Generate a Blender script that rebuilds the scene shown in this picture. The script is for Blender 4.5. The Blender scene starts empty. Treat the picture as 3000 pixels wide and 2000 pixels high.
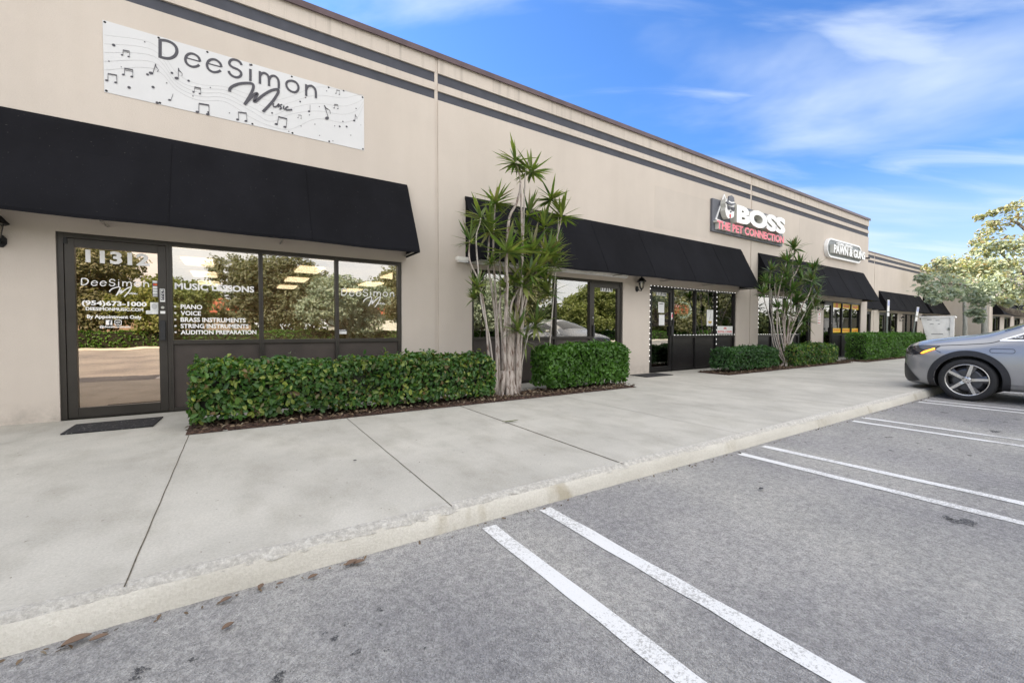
import bpy, bmesh, math, random
import numpy as np
from mathutils import Vector, Matrix
from mathutils.bvhtree import BVHTree
R_=math.radians
SC=bpy.context.scene; COL=SC.collection
# ---------------------------------------------------------------- camera
CH=1.1; CY=-7.177                      # lens height over the sidewalk, distance to the shop wall
FPX=1249.7; PIT,ROL,YAW=R_(1.587),R_(0.12),R_(33.254)
_f=Vector((math.sin(YAW)*math.cos(PIT),math.cos(YAW)*math.cos(PIT),-math.sin(PIT)))
_r=Vector((math.cos(YAW),-math.sin(YAW),0)); _u=_r.cross(_f)
CR=_r*math.cos(ROL)+_u*math.sin(ROL); CU=-_r*math.sin(ROL)+_u*math.cos(ROL); CF=_f
CO=Vector((0,CY,CH))
cd=bpy.data.cameras.new("camera"); cam=bpy.data.objects.new("camera",cd); COL.objects.link(cam)
cam.matrix_world=Matrix(((CR.x,CU.x,-CF.x,CO.x),(CR.y,CU.y,-CF.y,CO.y),(CR.z,CU.z,-CF.z,CO.z),(0,0,0,1)))
cd.sensor_width=36; cd.lens=FPX/3000*36; cd.clip_start=.05; cd.clip_end=3000
SC.camera=cam
# survey helpers: where the sight line through photo pixel (a,b) meets a real plane
def ray(a,b): return CR*((a-1500)/FPX)-CU*((b-1000)/FPX)+CF
def on_y(a,b,y=0.):
    d=ray(a,b); return CO+d*((y-CY)/d.y)
def on_x(a,b,x):
    d=ray(a,b); return CO+d*(x/d.x)
def at_d(a,b,dep): return CO+ray(a,b)*dep
# ---------------------------------------------------------------- sky, sun, exposure
SEL,SAZ=R_(37),R_(-24)
EXPO=1.46
w=bpy.data.worlds.new("World"); SC.world=w; w.use_nodes=True
nt=w.node_tree; N=nt.nodes; L=nt.links; N.clear()
def wn(t,**k):
    n=N.new(t)
    for a,b in k.items(): setattr(n,a,b)
    return n
def wmath(op,a,b=None,clamp=False):
    n=wn('ShaderNodeMath',operation=op,use_clamp=clamp)
    for i,v in enumerate((a,b)):
        if v is None: continue
        if isinstance(v,(int,float)): n.inputs[i].default_value=v
        else: L.new(v,n.inputs[i])
    return n.outputs[0]
sky=wn('ShaderNodeTexSky',sky_type='NISHITA',sun_disc=False,sun_elevation=SEL,sun_rotation=SAZ,altitude=0,air_density=1.0,dust_density=0.4,ozone_density=2.0)
tc=wn('ShaderNodeTexCoord'); sx=wn('ShaderNodeSeparateXYZ'); L.new(tc.outputs['Generated'],sx.inputs[0])
X,Y,Z=sx.outputs
zz=wmath('ADD',wmath('MAXIMUM',Z,0.0),.16)
cv=wn('ShaderNodeCombineXYZ'); L.new(wmath('DIVIDE',X,zz),cv.inputs[0]); L.new(wmath('DIVIDE',Y,zz),cv.inputs[1])
def cloud(rot,scale,ns,det,lo,hi,dist=.6,off=(0,0,0)):
    mp=wn('ShaderNodeMapping',vector_type='TEXTURE'); mp.inputs['Rotation'].default_value=(0,0,R_(rot)); mp.inputs['Scale'].default_value=scale; mp.inputs['Location'].default_value=off
    L.new(cv.outputs[0],mp.inputs[0])
    no=wn('ShaderNodeTexNoise'); no.inputs['Scale'].default_value=ns; no.inputs['Detail'].default_value=det; no.inputs['Roughness'].default_value=.5; no.inputs['Distortion'].default_value=dist
    L.new(mp.outputs[0],no.inputs[0])
    mr=wn('ShaderNodeMapRange',interpolation_type='SMOOTHSTEP'); mr.inputs[1].default_value=lo; mr.inputs[2].default_value=hi
    L.new(no.outputs[0],mr.inputs[0]); return mr.outputs[0]
c1=cloud(-42,(2.0,1,1),1.25,6,.44,.70,.35,(2.47,1.97,0)); c2=cloud(-34,(2.2,.65,1),2.4,8,.47,.76,.6,(.3,1.2,0))
cl=wmath('MULTIPLY',wmath('MAXIMUM',c1,wmath('MULTIPLY',c2,.8)),.72,True)
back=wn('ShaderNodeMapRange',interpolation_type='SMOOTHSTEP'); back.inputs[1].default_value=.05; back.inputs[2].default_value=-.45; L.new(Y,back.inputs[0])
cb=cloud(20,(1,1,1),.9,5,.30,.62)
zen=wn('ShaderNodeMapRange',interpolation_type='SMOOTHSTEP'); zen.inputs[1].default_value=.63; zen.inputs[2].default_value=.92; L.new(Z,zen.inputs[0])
clb=wmath('MULTIPLY',wmath('ADD',wmath('MULTIPLY',cb,.45),.55),wmath('MULTIPLY',wmath('MAXIMUM',back.outputs[0],wmath('MULTIPLY',zen.outputs[0],.9)),.97),True)  # added bright cloud behind camera and overhead, out of view, as neutral fill light
hz=wn('ShaderNodeMapRange',interpolation_type='SMOOTHSTEP'); hz.inputs[1].default_value=.33; hz.inputs[2].default_value=.02; hz.inputs[4].default_value=.75; L.new(Z,hz.inputs[0])
tint=wn('ShaderNodeMix',data_type='RGBA',blend_type='MULTIPLY'); tint.inputs[0].default_value=1; tint.inputs[7].default_value=(.345,.555,.83,1); L.new(sky.outputs[0],tint.inputs[6])
def cmix(f,a,b):
    m=wn('ShaderNodeMix',data_type='RGBA'); L.new(f,m.inputs[0])
    for i,v in ((6,a),(7,b)):
        if isinstance(v,tuple): m.inputs[i].default_value=v
        else: L.new(v,m.inputs[i])
    return m.outputs[2]
s1=cmix(hz.outputs[0],tint.outputs[2],(2.65,3.05,3.4,1))
s2=cmix(cl,s1,(3.2,3.55,3.95,1))
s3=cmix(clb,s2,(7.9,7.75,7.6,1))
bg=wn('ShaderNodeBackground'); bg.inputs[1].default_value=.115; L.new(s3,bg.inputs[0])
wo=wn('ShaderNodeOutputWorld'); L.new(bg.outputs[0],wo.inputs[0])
sd=Vector((math.sin(SAZ)*math.cos(SEL),math.cos(SAZ)*math.cos(SEL),math.sin(SEL)))
sl=bpy.data.lights.new("sun",'SUN'); sl.energy=5.0; sl.angle=R_(.5); sl.color=(1,.90,.74)
so=bpy.data.objects.new("sun",sl); COL.objects.link(so); so.location=(0,0,60); so.rotation_euler=sd.to_track_quat('Z','Y').to_euler()
SC.view_settings.view_transform='Standard'; SC.view_settings.look='None'; SC.view_settings.gamma=1; SC.view_settings.use_curve_mapping=False
SC.view_settings.exposure=EXPO
SC.cycles.max_bounces=8; SC.cycles.transparent_max_bounces=16; SC.cycles.glossy_bounces=4; SC.cycles.caustics_reflective=False; SC.cycles.caustics_refractive=False
SC.cycles.sample_clamp_indirect=6
# ---------------------------------------------------------------- materials
class MT:
    def __init__(s,name):
        s.m=bpy.data.materials.new(name); s.m.use_nodes=True; s.t=s.m.node_tree; s.n=s.t.nodes; s.b=s.n['Principled BSDF']; s.o=s.n['Material Output']
        s.tc=None
    def N(s,t,**k):
        n=s.n.new(t)
        for a,b in k.items(): setattr(n,a,b)
        return n
    def L(s,a,b): s.t.links.new(a,b)
    def co(s):
        if not s.tc: s.tc=s.N('ShaderNodeTexCoord')
        return s.tc.outputs['Object']
    def noise(s,sc,det=3,rough=.5,vec=None,dist=0):
        n=s.N('ShaderNodeTexNoise'); n.inputs['Scale'].default_value=sc; n.inputs['Detail'].default_value=det; n.inputs['Roughness'].default_value=rough; n.inputs['Distortion'].default_value=dist
        s.L(vec or s.co(),n.inputs[0]); return n.outputs[0]
    def ramp(s,f,st,interp='LINEAR'):
        r=s.N('ShaderNodeValToRGB'); r.color_ramp.interpolation=interp; e=r.color_ramp.elements
        while len(e)<len(st): e.new(.5)
        for i,(p,c) in enumerate(st): e[i].position=p; e[i].color=(*c,1) if len(c)==3 else c
        s.L(f,r.inputs[0]); return r.outputs[0]
    def mix(s,f,a,b,bt='MIX'):
        m=s.N('ShaderNodeMix',data_type='RGBA',blend_type=bt)
        for i,v in ((0,f),(6,a),(7,b)):
            if isinstance(v,(int,float)): m.inputs[i].default_value=v
            elif isinstance(v,tuple): m.inputs[i].default_value=(*v,1) if len(v)==3 else v
            else: s.L(v,m.inputs[i])
        return m.outputs[2]
    def map(s,scale,rot=(0,0,0)):
        m=s.N('ShaderNodeMapping'); m.inputs['Scale'].default_value=scale; m.inputs['Rotation'].default_value=rot; s.L(s.co(),m.inputs[0]); return m.outputs[0]
    def set(s,base=None,rough=.5,metal=0,spec=None,bump=None,bs=.3,bd=.01,em=None,es=0):
        b=s.b
        if base is not None:
            if isinstance(base,tuple): b.inputs['Base Color'].default_value=(*base,1)
            else: s.L(base,b.inputs['Base Color'])
        b.inputs['Roughness'].default_value=rough; b.inputs['Metallic'].default_value=metal
        if spec is not None: b.inputs['Specular IOR Level'].default_value=spec
        if bump is not None:
            n=s.N('ShaderNodeBump'); n.inputs['Strength'].default_value=bs; n.inputs['Distance'].default_value=bd; s.L(bump,n.inputs['Height']); s.L(n.outputs[0],b.inputs['Normal'])
        if em: b.inputs['Emission Color'].default_value=(*em,1); b.inputs['Emission Strength'].default_value=es
        return s.m
def plain(name,c,rough=.5,metal=0,spec=None,var=.12,sc=8,bs=0,em=None,es=0):
    m=MT(name); f=m.noise(sc,4)
    lo=tuple(x*(1-var) for x in c); hi=tuple(min(1,x*(1+var)) for x in c)
    base=m.ramp(f,[(.3,lo),(.7,hi)])
    return m.set(base,rough,metal,spec,bump=(m.noise(sc*25,2) if bs else None),bs=bs,bd=.004,em=em,es=es)
M={}
def stucco(name,c):
    m=MT(name)
    big=m.noise(.55,5,.6); st=m.noise(1.0,4,.55,m.map((3.5,3.5,.35)))
    a=m.ramp(big,[(.3,tuple(x*.93 for x in c)),(.7,tuple(x*1.05 for x in c))])
    b=m.ramp(st,[(.35,(.95,.945,.94)),(.62,(1,1,1))])
    sz=m.N('ShaderNodeSeparateXYZ'); gw=m.N('ShaderNodeNewGeometry'); m.L(gw.outputs['Position'],sz.inputs[0])
    top=m.N('ShaderNodeMapRange'); top.inputs[1].default_value=5.0; top.inputs[2].default_value=5.95; m.L(sz.outputs[2],top.inputs[0])
    foot=m.N('ShaderNodeMapRange'); foot.inputs[1].default_value=.28; foot.inputs[2].default_value=.0; m.L(sz.outputs[2],foot.inputs[0])
    drip=m.ramp(m.noise(2.2,3,.6,m.map((5,5,.18))),[(.52,(0,0,0)),(.70,(1,1,1))])
    fm=m.ramp(m.noise(5,4,.7),[(.4,(0,0,0)),(.65,(1,1,1))])
    dk=m.mix(1.,drip,top.outputs[0],'MULTIPLY'); fk=m.mix(1.,fm,foot.outputs[0],'MULTIPLY')
    a=m.mix(dk,a,tuple(x*.74 for x in c)); a=m.mix(fk,a,tuple(x*.70 for x in c))
    fine=m.noise(95,3,.7)
    g=m.ramp(fine,[(.3,(.94,.94,.94)),(.7,(1.0,1.0,1.0))])
    col=m.mix(1.0,m.mix(.55,a,b,'MULTIPLY'),g,'MULTIPLY')
    return m.set(col,.92,spec=.2,bump=m.noise(60,4,.7),bs=.55,bd=.006)
M['stucco']=stucco('stucco_beige',(.575,.513,.45))
M['stripe']=plain('stripe_slate_paint',(.058,.062,.078),.8,sc=5,bs=.3)
M['trim']=plain('stucco_trim_cream',(.62,.55,.46),.9,bs=.3)
M['cap']=plain('roof_cap_brown_metal',(.085,.055,.06),.45,.3,sc=3,var=.25)
M['roof']=plain('roof_membrane',(.35,.34,.33),.9)
def awn():
    m=MT('awning_black_canvas'); sp=m.noise(55,1,.4); s=m.ramp(sp,[(.755,(.0075,.0075,.0095)),(.80,(.05,.05,.045))])
    big=m.ramp(m.noise(1.4,4,.6,m.map((1,1,.4))),[(.35,(.75,.75,.75)),(.7,(1.25,1.25,1.25))])
    return m.set(m.mix(1.0,s,big,'MULTIPLY'),.9,spec=.12,bump=m.noise(260,2),bs=.25,bd=.003)
M['awning']=awn()
M['bronze']=plain('dark_bronze_aluminium',(.050,.045,.040),.36,.55,sc=4)
M['bronze_dark']=plain('near_black_aluminium',(.016,.015,.015),.38,.4,sc=4)
M['kick_dark']=plain('near_black_panel',(.020,.018,.018),.35,.3,sc=3,var=.2,bs=.15)
M['kick']=plain('bronze_panel',(.062,.050,.044),.42,.25,sc=3,var=.2,bs=.15)
M['black']=plain('black_metal',(.012,.012,.013),.4,.4)
M['blackpl']=plain('black_plastic',(.015,.015,.016),.55)
M['gasket']=plain('black_rubber',(.01,.01,.01),.7)
M['white']=plain('white_vinyl',(.93,.92,.91),.5,var=.02)
M['charcoal']=plain('charcoal_ink',(.06,.058,.07),.6,var=.05)
M['grey_ink']=plain('light_grey_ink',(.50,.50,.50),.6,var=.03)
M['banner']=plain('white_banner_vinyl',(.60,.60,.60),.42,var=.03,sc=2,bs=.08)
M['white_metal']=plain('white_painted_metal',(.72,.71,.68),.45,var=.06,sc=6)
M['steel']=plain('brushed_steel',(.55,.55,.53),.3,.9)
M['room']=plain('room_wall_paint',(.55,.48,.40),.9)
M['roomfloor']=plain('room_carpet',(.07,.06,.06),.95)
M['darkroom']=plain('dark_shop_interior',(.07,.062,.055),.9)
M['blind']=plain('wood_blind',(.26,.16,.09),.6)
M['troffer']=plain('ceiling_light_diffuser',(.9,.85,.7),.5,em=(1.0,.86,.62),es=1.7)
M['tube']=plain('white_light_housing',(.8,.78,.72),.4)
M['led']=plain('led_bulb',(1,1,1),.4,em=(1,.97,.92),es=.9)
M['neon_r']=plain('neon_red_tube',(1,.2,.15),.4,em=(1,.07,.06),es=5)
M['neon_w']=plain('neon_white_tube',(.7,.9,.95),.4,em=(.62,.9,.95),es=7)
M['paper']=plain('white_paper',(.78,.78,.76),.7,var=.03)
M['yellow']=plain('yellow_sign_vinyl',(.85,.55,.03),.5,var=.05)
M['orange']=plain('orange_red_ink',(.75,.16,.03),.5)
M['red']=plain('red_ink',(.65,.06,.05),.5)
M['pink']=plain('pink_acrylic',(.86,.17,.22),.35,var=.05)
M['blue']=plain('blue_ink',(.04,.12,.45),.5)
M['cream']=plain('cream_letter_side',(.56,.55,.50),.5,var=.08,sc=4)
M['lettface']=plain('white_acrylic',(.84,.84,.83),.3,var=.03)
M['slate']=plain('slate_backboard',(.11,.115,.135),.5)
M['rim_grey']=plain('grey_sign_face',(.15,.165,.165),.4)
M['gold']=plain('gold_ink',(.5,.35,.1),.5)
def rubbermat():
    m=MT('doormat_rubber'); n=m.noise(38,3,.6); c=m.ramp(n,[(.62,(.012,.012,.014)),(.70,(.25,.25,.24))]); return m.set(c,.85,bump=m.noise(80,2),bs=.6,bd=.01)
M['mat']=rubbermat()
def glass(name,tr,gl,fac):
    m=MT(name); m.n.remove(m.b)
    t=m.N('ShaderNodeBsdfTransparent'); t.inputs[0].default_value=(*tr,1)
    g=m.N('ShaderNodeBsdfGlossy'); g.inputs[0].default_value=(*gl,1); g.inputs['Roughness'].default_value=.0
    nz=m.noise(1.3,2); bp=m.N('ShaderNodeBump'); bp.inputs['Strength'].default_value=.06; bp.inputs['Distance'].default_value=.02; m.L(nz,bp.inputs['Height']); m.L(bp.outputs[0],g.inputs['Normal'])
    lw=m.N('ShaderNodeLayerWeight'); lw.inputs[0].default_value=.25
    mr=m.N('ShaderNodeMapRange'); mr.inputs[3].default_value=fac; mr.inputs[4].default_value=.97; m.L(lw.outputs['Fresnel'],mr.inputs[0])
    x=m.N('ShaderNodeMixShader'); m.L(mr.outputs[0],x.inputs[0]); m.L(t.outputs[0],x.inputs[1]); m.L(g.outputs[0],x.inputs[2]); m.L(x.outputs[0],m.o.inputs[0]); return m.m
M['glass']=glass('tinted_window_glass',(.86,.83,.77),(.62,.605,.575),.47)
M['glassdoor']=glass('bronze_film_glass',(.45,.36,.30),(.76,.63,.52),.62)
M['lampglass']=glass('frosted_lamp_glass',(.95,.93,.85),(.8,.8,.8),.15)
def asphalt():
    m=MT('asphalt')
    v=m.N('ShaderNodeTexVoronoi'); v.inputs['Scale'].default_value=165; m.L(m.co(),v.inputs[0])
    sp=m.ramp(v.outputs['Color'],[(.12,(.28,.272,.255)),(.5,(.40,.388,.365)),(.92,(.52,.505,.472))])
    mid=m.ramp(m.noise(22,4,.7),[(.35,(.78,.78,.79)),(.65,(1.12,1.12,1.12))])
    big=m.ramp(m.noise(.45,5,.6),[(.36,(.72,.725,.76)),(.60,(1.10,1.09,1.08))])
    lane=m.ramp(m.noise(.9,3,.5,m.map((1,.12,1))),[(.35,(.9,.9,.93)),(.65,(1.05,1.05,1.04))])
    c=m.mix(1.,m.mix(1.,m.mix(1.,sp,mid,'MULTIPLY'),big,'MULTIPLY'),lane,'MULTIPLY')
    return m.set(c,.9,spec=.25,bump=v.outputs['Distance'],bs=.8,bd=.012)
M['asphalt']=asphalt()
def concrete(name,c,sc=1.,bs=.35):
    m=MT(name)
    a=m.ramp(m.noise(.8*sc,6,.62),[(.3,tuple(x*.84 for x in c)),(.66,tuple(x*1.10 for x in c))])
    b=m.ramp(m.noise(70,5,.85),[(.34,(.82,.82,.815)),(.62,(1.06,1.06,1.06))])
    d=m.ramp(m.noise(3.,5,.65,m.map((1,.5,1))),[(.34,(.86,.855,.84)),(.54,(1,1,1))])
    sp=m.ramp(m.noise(26,2,.5),[(.735,(1,1,1)),(.75,(.45,.43,.40))])
    col=m.mix(1.,m.mix(1.,m.mix(1.,a,b,'MULTIPLY'),d,'MULTIPLY'),sp,'MULTIPLY')
    return m.set(col,.9,spec=.25,bump=m.noise(120,4,.7),bs=bs,bd=.006)
M['walk']=concrete('sidewalk_concrete',(.475,.452,.40))
def kerbm():
    m=MT('kerb_concrete')
    a=m.ramp(m.noise(1.5,5,.6,m.map((.6,1,1))),[(.3,(.58,.55,.485)),(.7,(.74,.71,.64))])
    b=m.ramp(m.noise(70,4,.8),[(.3,(.84,.83,.81)),(.7,(1.05,1.05,1.05))])
    st=m.ramp(m.noise(2.2,4,.6,m.map((1,1,.2))),[(.62,(1,1,1)),(.72,(.72,.68,.60))])
    return m.set(m.mix(1.,m.mix(1.,a,b,'MULTIPLY'),st,'MULTIPLY'),.92,spec=.2,bump=m.noise(90,5,.8),bs=.8,bd=.01)
M['kerb']=kerbm()
def edge():
    m=MT('worn_kerb_edge'); a=m.ramp(m.noise(34,5,.8),[(.36,(.44,.415,.37)),(.50,(.56,.53,.475)),(.68,(.76,.73,.66))])
    return m.set(a,.9,bump=m.noise(45,5,.8),bs=1.,bd=.02)
M['edge']=edge()
def paint():
    m=MT('worn_white_road_paint')
    n=m.noise(75,5,.8); wv=m.noise(1.5,3,.5)
    f=m.mix(.35,n,wv); c=m.ramp(f,[(.44,(.40,.39,.37)),(.49,(.70,.695,.68))])
    return m.set(c,.75,bump=m.noise(130,3,.7),bs=.5,bd=.006)
M['paint']=paint()
def mulch():
    m=MT('bark_mulch'); v=m.N('ShaderNodeTexVoronoi'); v.inputs['Scale'].default_value=38; m.L(m.map((1,2.2,1),(0,0,.6)),v.inputs[0])
    c=m.ramp(v.outputs['Color'],[(.2,(.03,.014,.009)),(.6,(.085,.04,.025)),(.92,(.19,.115,.075))])
    return m.set(c,.95,bump=v.outputs['Distance'],bs=1.,bd=.03)
M['mulch']=mulch()
M['joint']=plain('joint_dark_filler',(.10,.085,.06),.95,sc=20,var=.5)
M['stain']=plain('dark_oil_stain',(.055,.055,.058),.8,sc=40,var=.9,bs=.6)
def stainm():
    m=MT('dark_oil_stain'); m.set((.045,.045,.048),.75); t=m.N('ShaderNodeBsdfTransparent'); f=m.ramp(m.noise(95,4,.8),[(.42,(0,0,0)),(.56,(1,1,1))])
    x=m.N('ShaderNodeMixShader'); m.L(f,x.inputs[0]); m.L(m.b.outputs[0],x.inputs[1]); m.L(t.outputs[0],x.inputs[2]); m.L(x.outputs[0],m.o.inputs[0]); return m.m
M['oil']=stainm()
M['grass']=plain('grass_ground',(.10,.15,.03),.95,sc=12,var=.45,bs=.6)
def leafm(name,cols,rough=.42,trans=.3,spec=.4,tcol=None):
    m=MT(name); g=m.N('ShaderNodeNewGeometry')
    cols=[tuple(x*1.3 for x in c) for c in cols] if 'hedge' in name else cols; st=[(i/(len(cols)-1) if len(cols)>1 else 0,c) for i,c in enumerate(cols)]
    c=m.ramp(g.outputs['Random Per Island'],st)
    n=m.ramp(m.noise(1.6,3),[(.35,(.75,.78,.75)),(.65,(1.12,1.12,1.05))])
    c=m.mix(1.,c,n,'MULTIPLY')
    m.set(c,rough,spec=spec)
    if trans:
        t=m.N('ShaderNodeBsdfTranslucent'); tc_=m.mix(1.,c,tcol or (1.5,1.7,.6),'MULTIPLY'); m.L(tc_,t.inputs[0])
        x=m.N('ShaderNodeMixShader'); x.inputs[0].default_value=trans; m.L(m.b.outputs[0],x.inputs[1]); m.L(t.outputs[0],x.inputs[2]); m.L(x.outputs[0],m.o.inputs[0])
    return m.m
M['hedge']=leafm('hedge_leaf_dark',[(.022,.055,.018),(.038,.09,.022),(.055,.125,.03),(.05,.11,.03),(.085,.16,.03),(.04,.10,.03),(.24,.27,.06),(.05,.11,.03),(.03,.08,.02),(.15,.10,.05)],.3)
M['hedge2']=leafm('hedge_leaf_bright',[(.035,.085,.015),(.055,.125,.02),(.075,.165,.028),(.045,.11,.018),(.10,.20,.04)],.35)
M['hedge3']=leafm('hedge_leaf_deep',[(.018,.05,.018),(.03,.075,.024),(.045,.10,.03),(.03,.085,.025)],.4)
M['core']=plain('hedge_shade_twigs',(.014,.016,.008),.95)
M['twig']=plain('hedge_twig',(.10,.075,.05),.9)
M['drac']=leafm('dracaena_blade',[(.07,.135,.04),(.12,.20,.05),(.22,.25,.07),(.10,.17,.04),(.19,.15,.10),(.29,.31,.11),(.08,.14,.045)],.33,.28)
M['drac2']=leafm('dracaena_blade_deep',[(.05,.105,.035),(.08,.16,.04),(.14,.20,.06),(.12,.11,.07)],.35,.25)
def bark(name,a,b,sc):
    m=MT(name); n=m.noise(sc,5,.7,m.map((3,3,.6))); c=m.ramp(n,[(.36,a),(.52,b),(.75,tuple(min(.8,x*1.25) for x in b))]); return m.set(c,.9,bump=n,bs=.7,bd=.02)
M['dbark']=bark('pale_flaking_bark',(.12,.07,.05),(.42,.37,.33),9)
M['dstem']=bark('pale_grey_stem',(.25,.22,.19),(.46,.42,.38),14)
M['bark']=bark('grey_bark',(.07,.055,.04),(.20,.17,.14),7)
M['palmbark']=bark('smooth_grey_trunk',(.20,.20,.18),(.29,.29,.26),3)
M['silver']=leafm('silver_buttonwood_leaf',[(.22,.27,.20),(.34,.39,.31),(.46,.50,.42),(.26,.33,.24),(.52,.54,.42)],.5,.35,.3,(1.2,1.2,.8))
M['gold_leaf']=leafm('yellow_green_leaf',[(.20,.24,.10),(.36,.39,.23),(.52,.54,.42),(.30,.34,.18),(.30,.20,.10),(.62,.63,.54),(.24,.28,.13),(.56,.58,.48)],.5,.4,.3,(1.3,1.15,.6))
M['tree_a']=leafm('oak_leaf',[(.13,.14,.08),(.19,.195,.12),(.26,.25,.165)],.5,.3)
M['tree_b']=leafm('olive_leaf',[(.19,.195,.12),(.26,.255,.16),(.33,.31,.21)],.5,.35)
M['tree_c']=leafm('bright_tree_leaf',[(.15,.18,.06),(.22,.25,.09),(.28,.29,.12)],.5,.35)
M['litter']=leafm('dry_leaf',[(.13,.085,.055),(.20,.14,.09),(.09,.06,.04),(.30,.24,.17)],.8,0)
M['dryleaf']=plain('brown_fallen_leaf',(.15,.095,.06),.7)
M['tile']=plain('red_roof_tile',(.42,.11,.05),.8,sc=3)
M['whitewall']=plain('white_stucco_wall',(.72,.68,.62),.9)
M['tanwall']=plain('tan_house_wall',(.30,.22,.16),.9)
def dirty():
    m=MT('dirty_white_dumpster_paint'); a=m.ramp(m.noise(2.5,5,.65),[(.3,(.66,.65,.62)),(.6,(.82,.81,.78))]); r=m.ramp(m.noise(7,5,.7,m.map((1,1,3))),[(.66,(1,1,1)),(.74,(.5,.42,.36))]); return m.set(m.mix(1.,a,r,'MULTIPLY'),.55)
M['dump']=dirty()
def carpaint():
    m=MT('silver_grey_car_paint'); m.set((.25,.248,.25),.24,.3); m.b.inputs['Coat Weight'].default_value=.7; m.b.inputs['Coat Roughness'].default_value=.03
    f=m.noise(900,1); c=m.ramp(f,[(.3,(.30,.298,.298)),(.7,(.36,.356,.355))]); m.L(c,m.b.inputs['Base Color']); return m.m
M['paintcar']=carpaint()
M['carglass']=plain('dark_car_glass',(.012,.013,.016),.03,0,.8,var=0)
M['clad']=plain('black_wheel_arch_cladding',(.022,.022,.025),.5)
M['tyre']=plain('tyre_rubber',(.018,.018,.019),.75,bs=.2)
M['alloy']=plain('machined_alloy',(.62,.60,.58),.25,.9,var=.04)
M['alloyd']=plain('dark_alloy',(.09,.09,.095),.35,.7)
M['chrome']=plain('chrome_trim',(.75,.76,.78),.12,1,var=.02)
M['amber']=plain('amber_indicator',(1,.35,.02),.3,em=(1,.33,.03),es=1.3)
M['amber_dim']=plain('orange_indicator_lens',(.55,.10,.01),.2)
M['hlens']=plain('dark_headlight_lens',(.03,.03,.034),.06,0,.8)
M['galv']=plain('galvanised_post',(.20,.22,.20),.5,.5)
# ---------------------------------------------------------------- object helpers
ORG={}
def tag(o,label=None,cat=None,group=None,kind=None):
    if label: o['label']=label
    if cat: o['category']=cat
    if group: o['group']=group
    if kind: o['kind']=kind
    return o
def thing(name,label,cat,loc=(0,0,0),group=None):
    o=bpy.data.objects.new(name,None); COL.objects.link(o); o.location=loc; o.empty_display_size=.1
    ORG[o]=Vector(loc); return tag(o,label,cat,group)
def link(name,me,mat,parent=None,loc=None):
    o=bpy.data.objects.new(name,me); COL.objects.link(o)
    for m in (mat if isinstance(mat,(list,tuple)) else [mat]):
        if m is not None and not (me.materials and len(me.materials)>=1 and not isinstance(mat,(list,tuple))): me.materials.append(m)
    if parent is not None: o.parent=parent; ORG[o]=ORG[parent]
    else: ORG[o]=Vector(loc or (0,0,0)); o.location=ORG[o]
    return o
def npmesh(name,V,F,mat,parent=None,loc=None,smooth=False):
    V=np.asarray(V,dtype=np.float32); F=np.asarray(F,dtype=np.int32)
    off=ORG[parent] if parent is not None else Vector(loc or (0,0,0))
    V=V-np.array(off,dtype=np.float32)
    me=bpy.data.meshes.new(name); k=F.shape[1]; n=len(F)
    me.vertices.add(len(V)); me.vertices.foreach_set('co',V.ravel())
    me.loops.add(n*k); me.loops.foreach_set('vertex_index',F.ravel())
    me.polygons.add(n); me.polygons.foreach_set('loop_start',np.arange(0,n*k,k,dtype=np.int32))
    if smooth: me.polygons.foreach_set('use_smooth',np.ones(n,dtype=bool))
    me.update(calc_edges=True)
    return link(name,me,mat,parent,loc)
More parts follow.
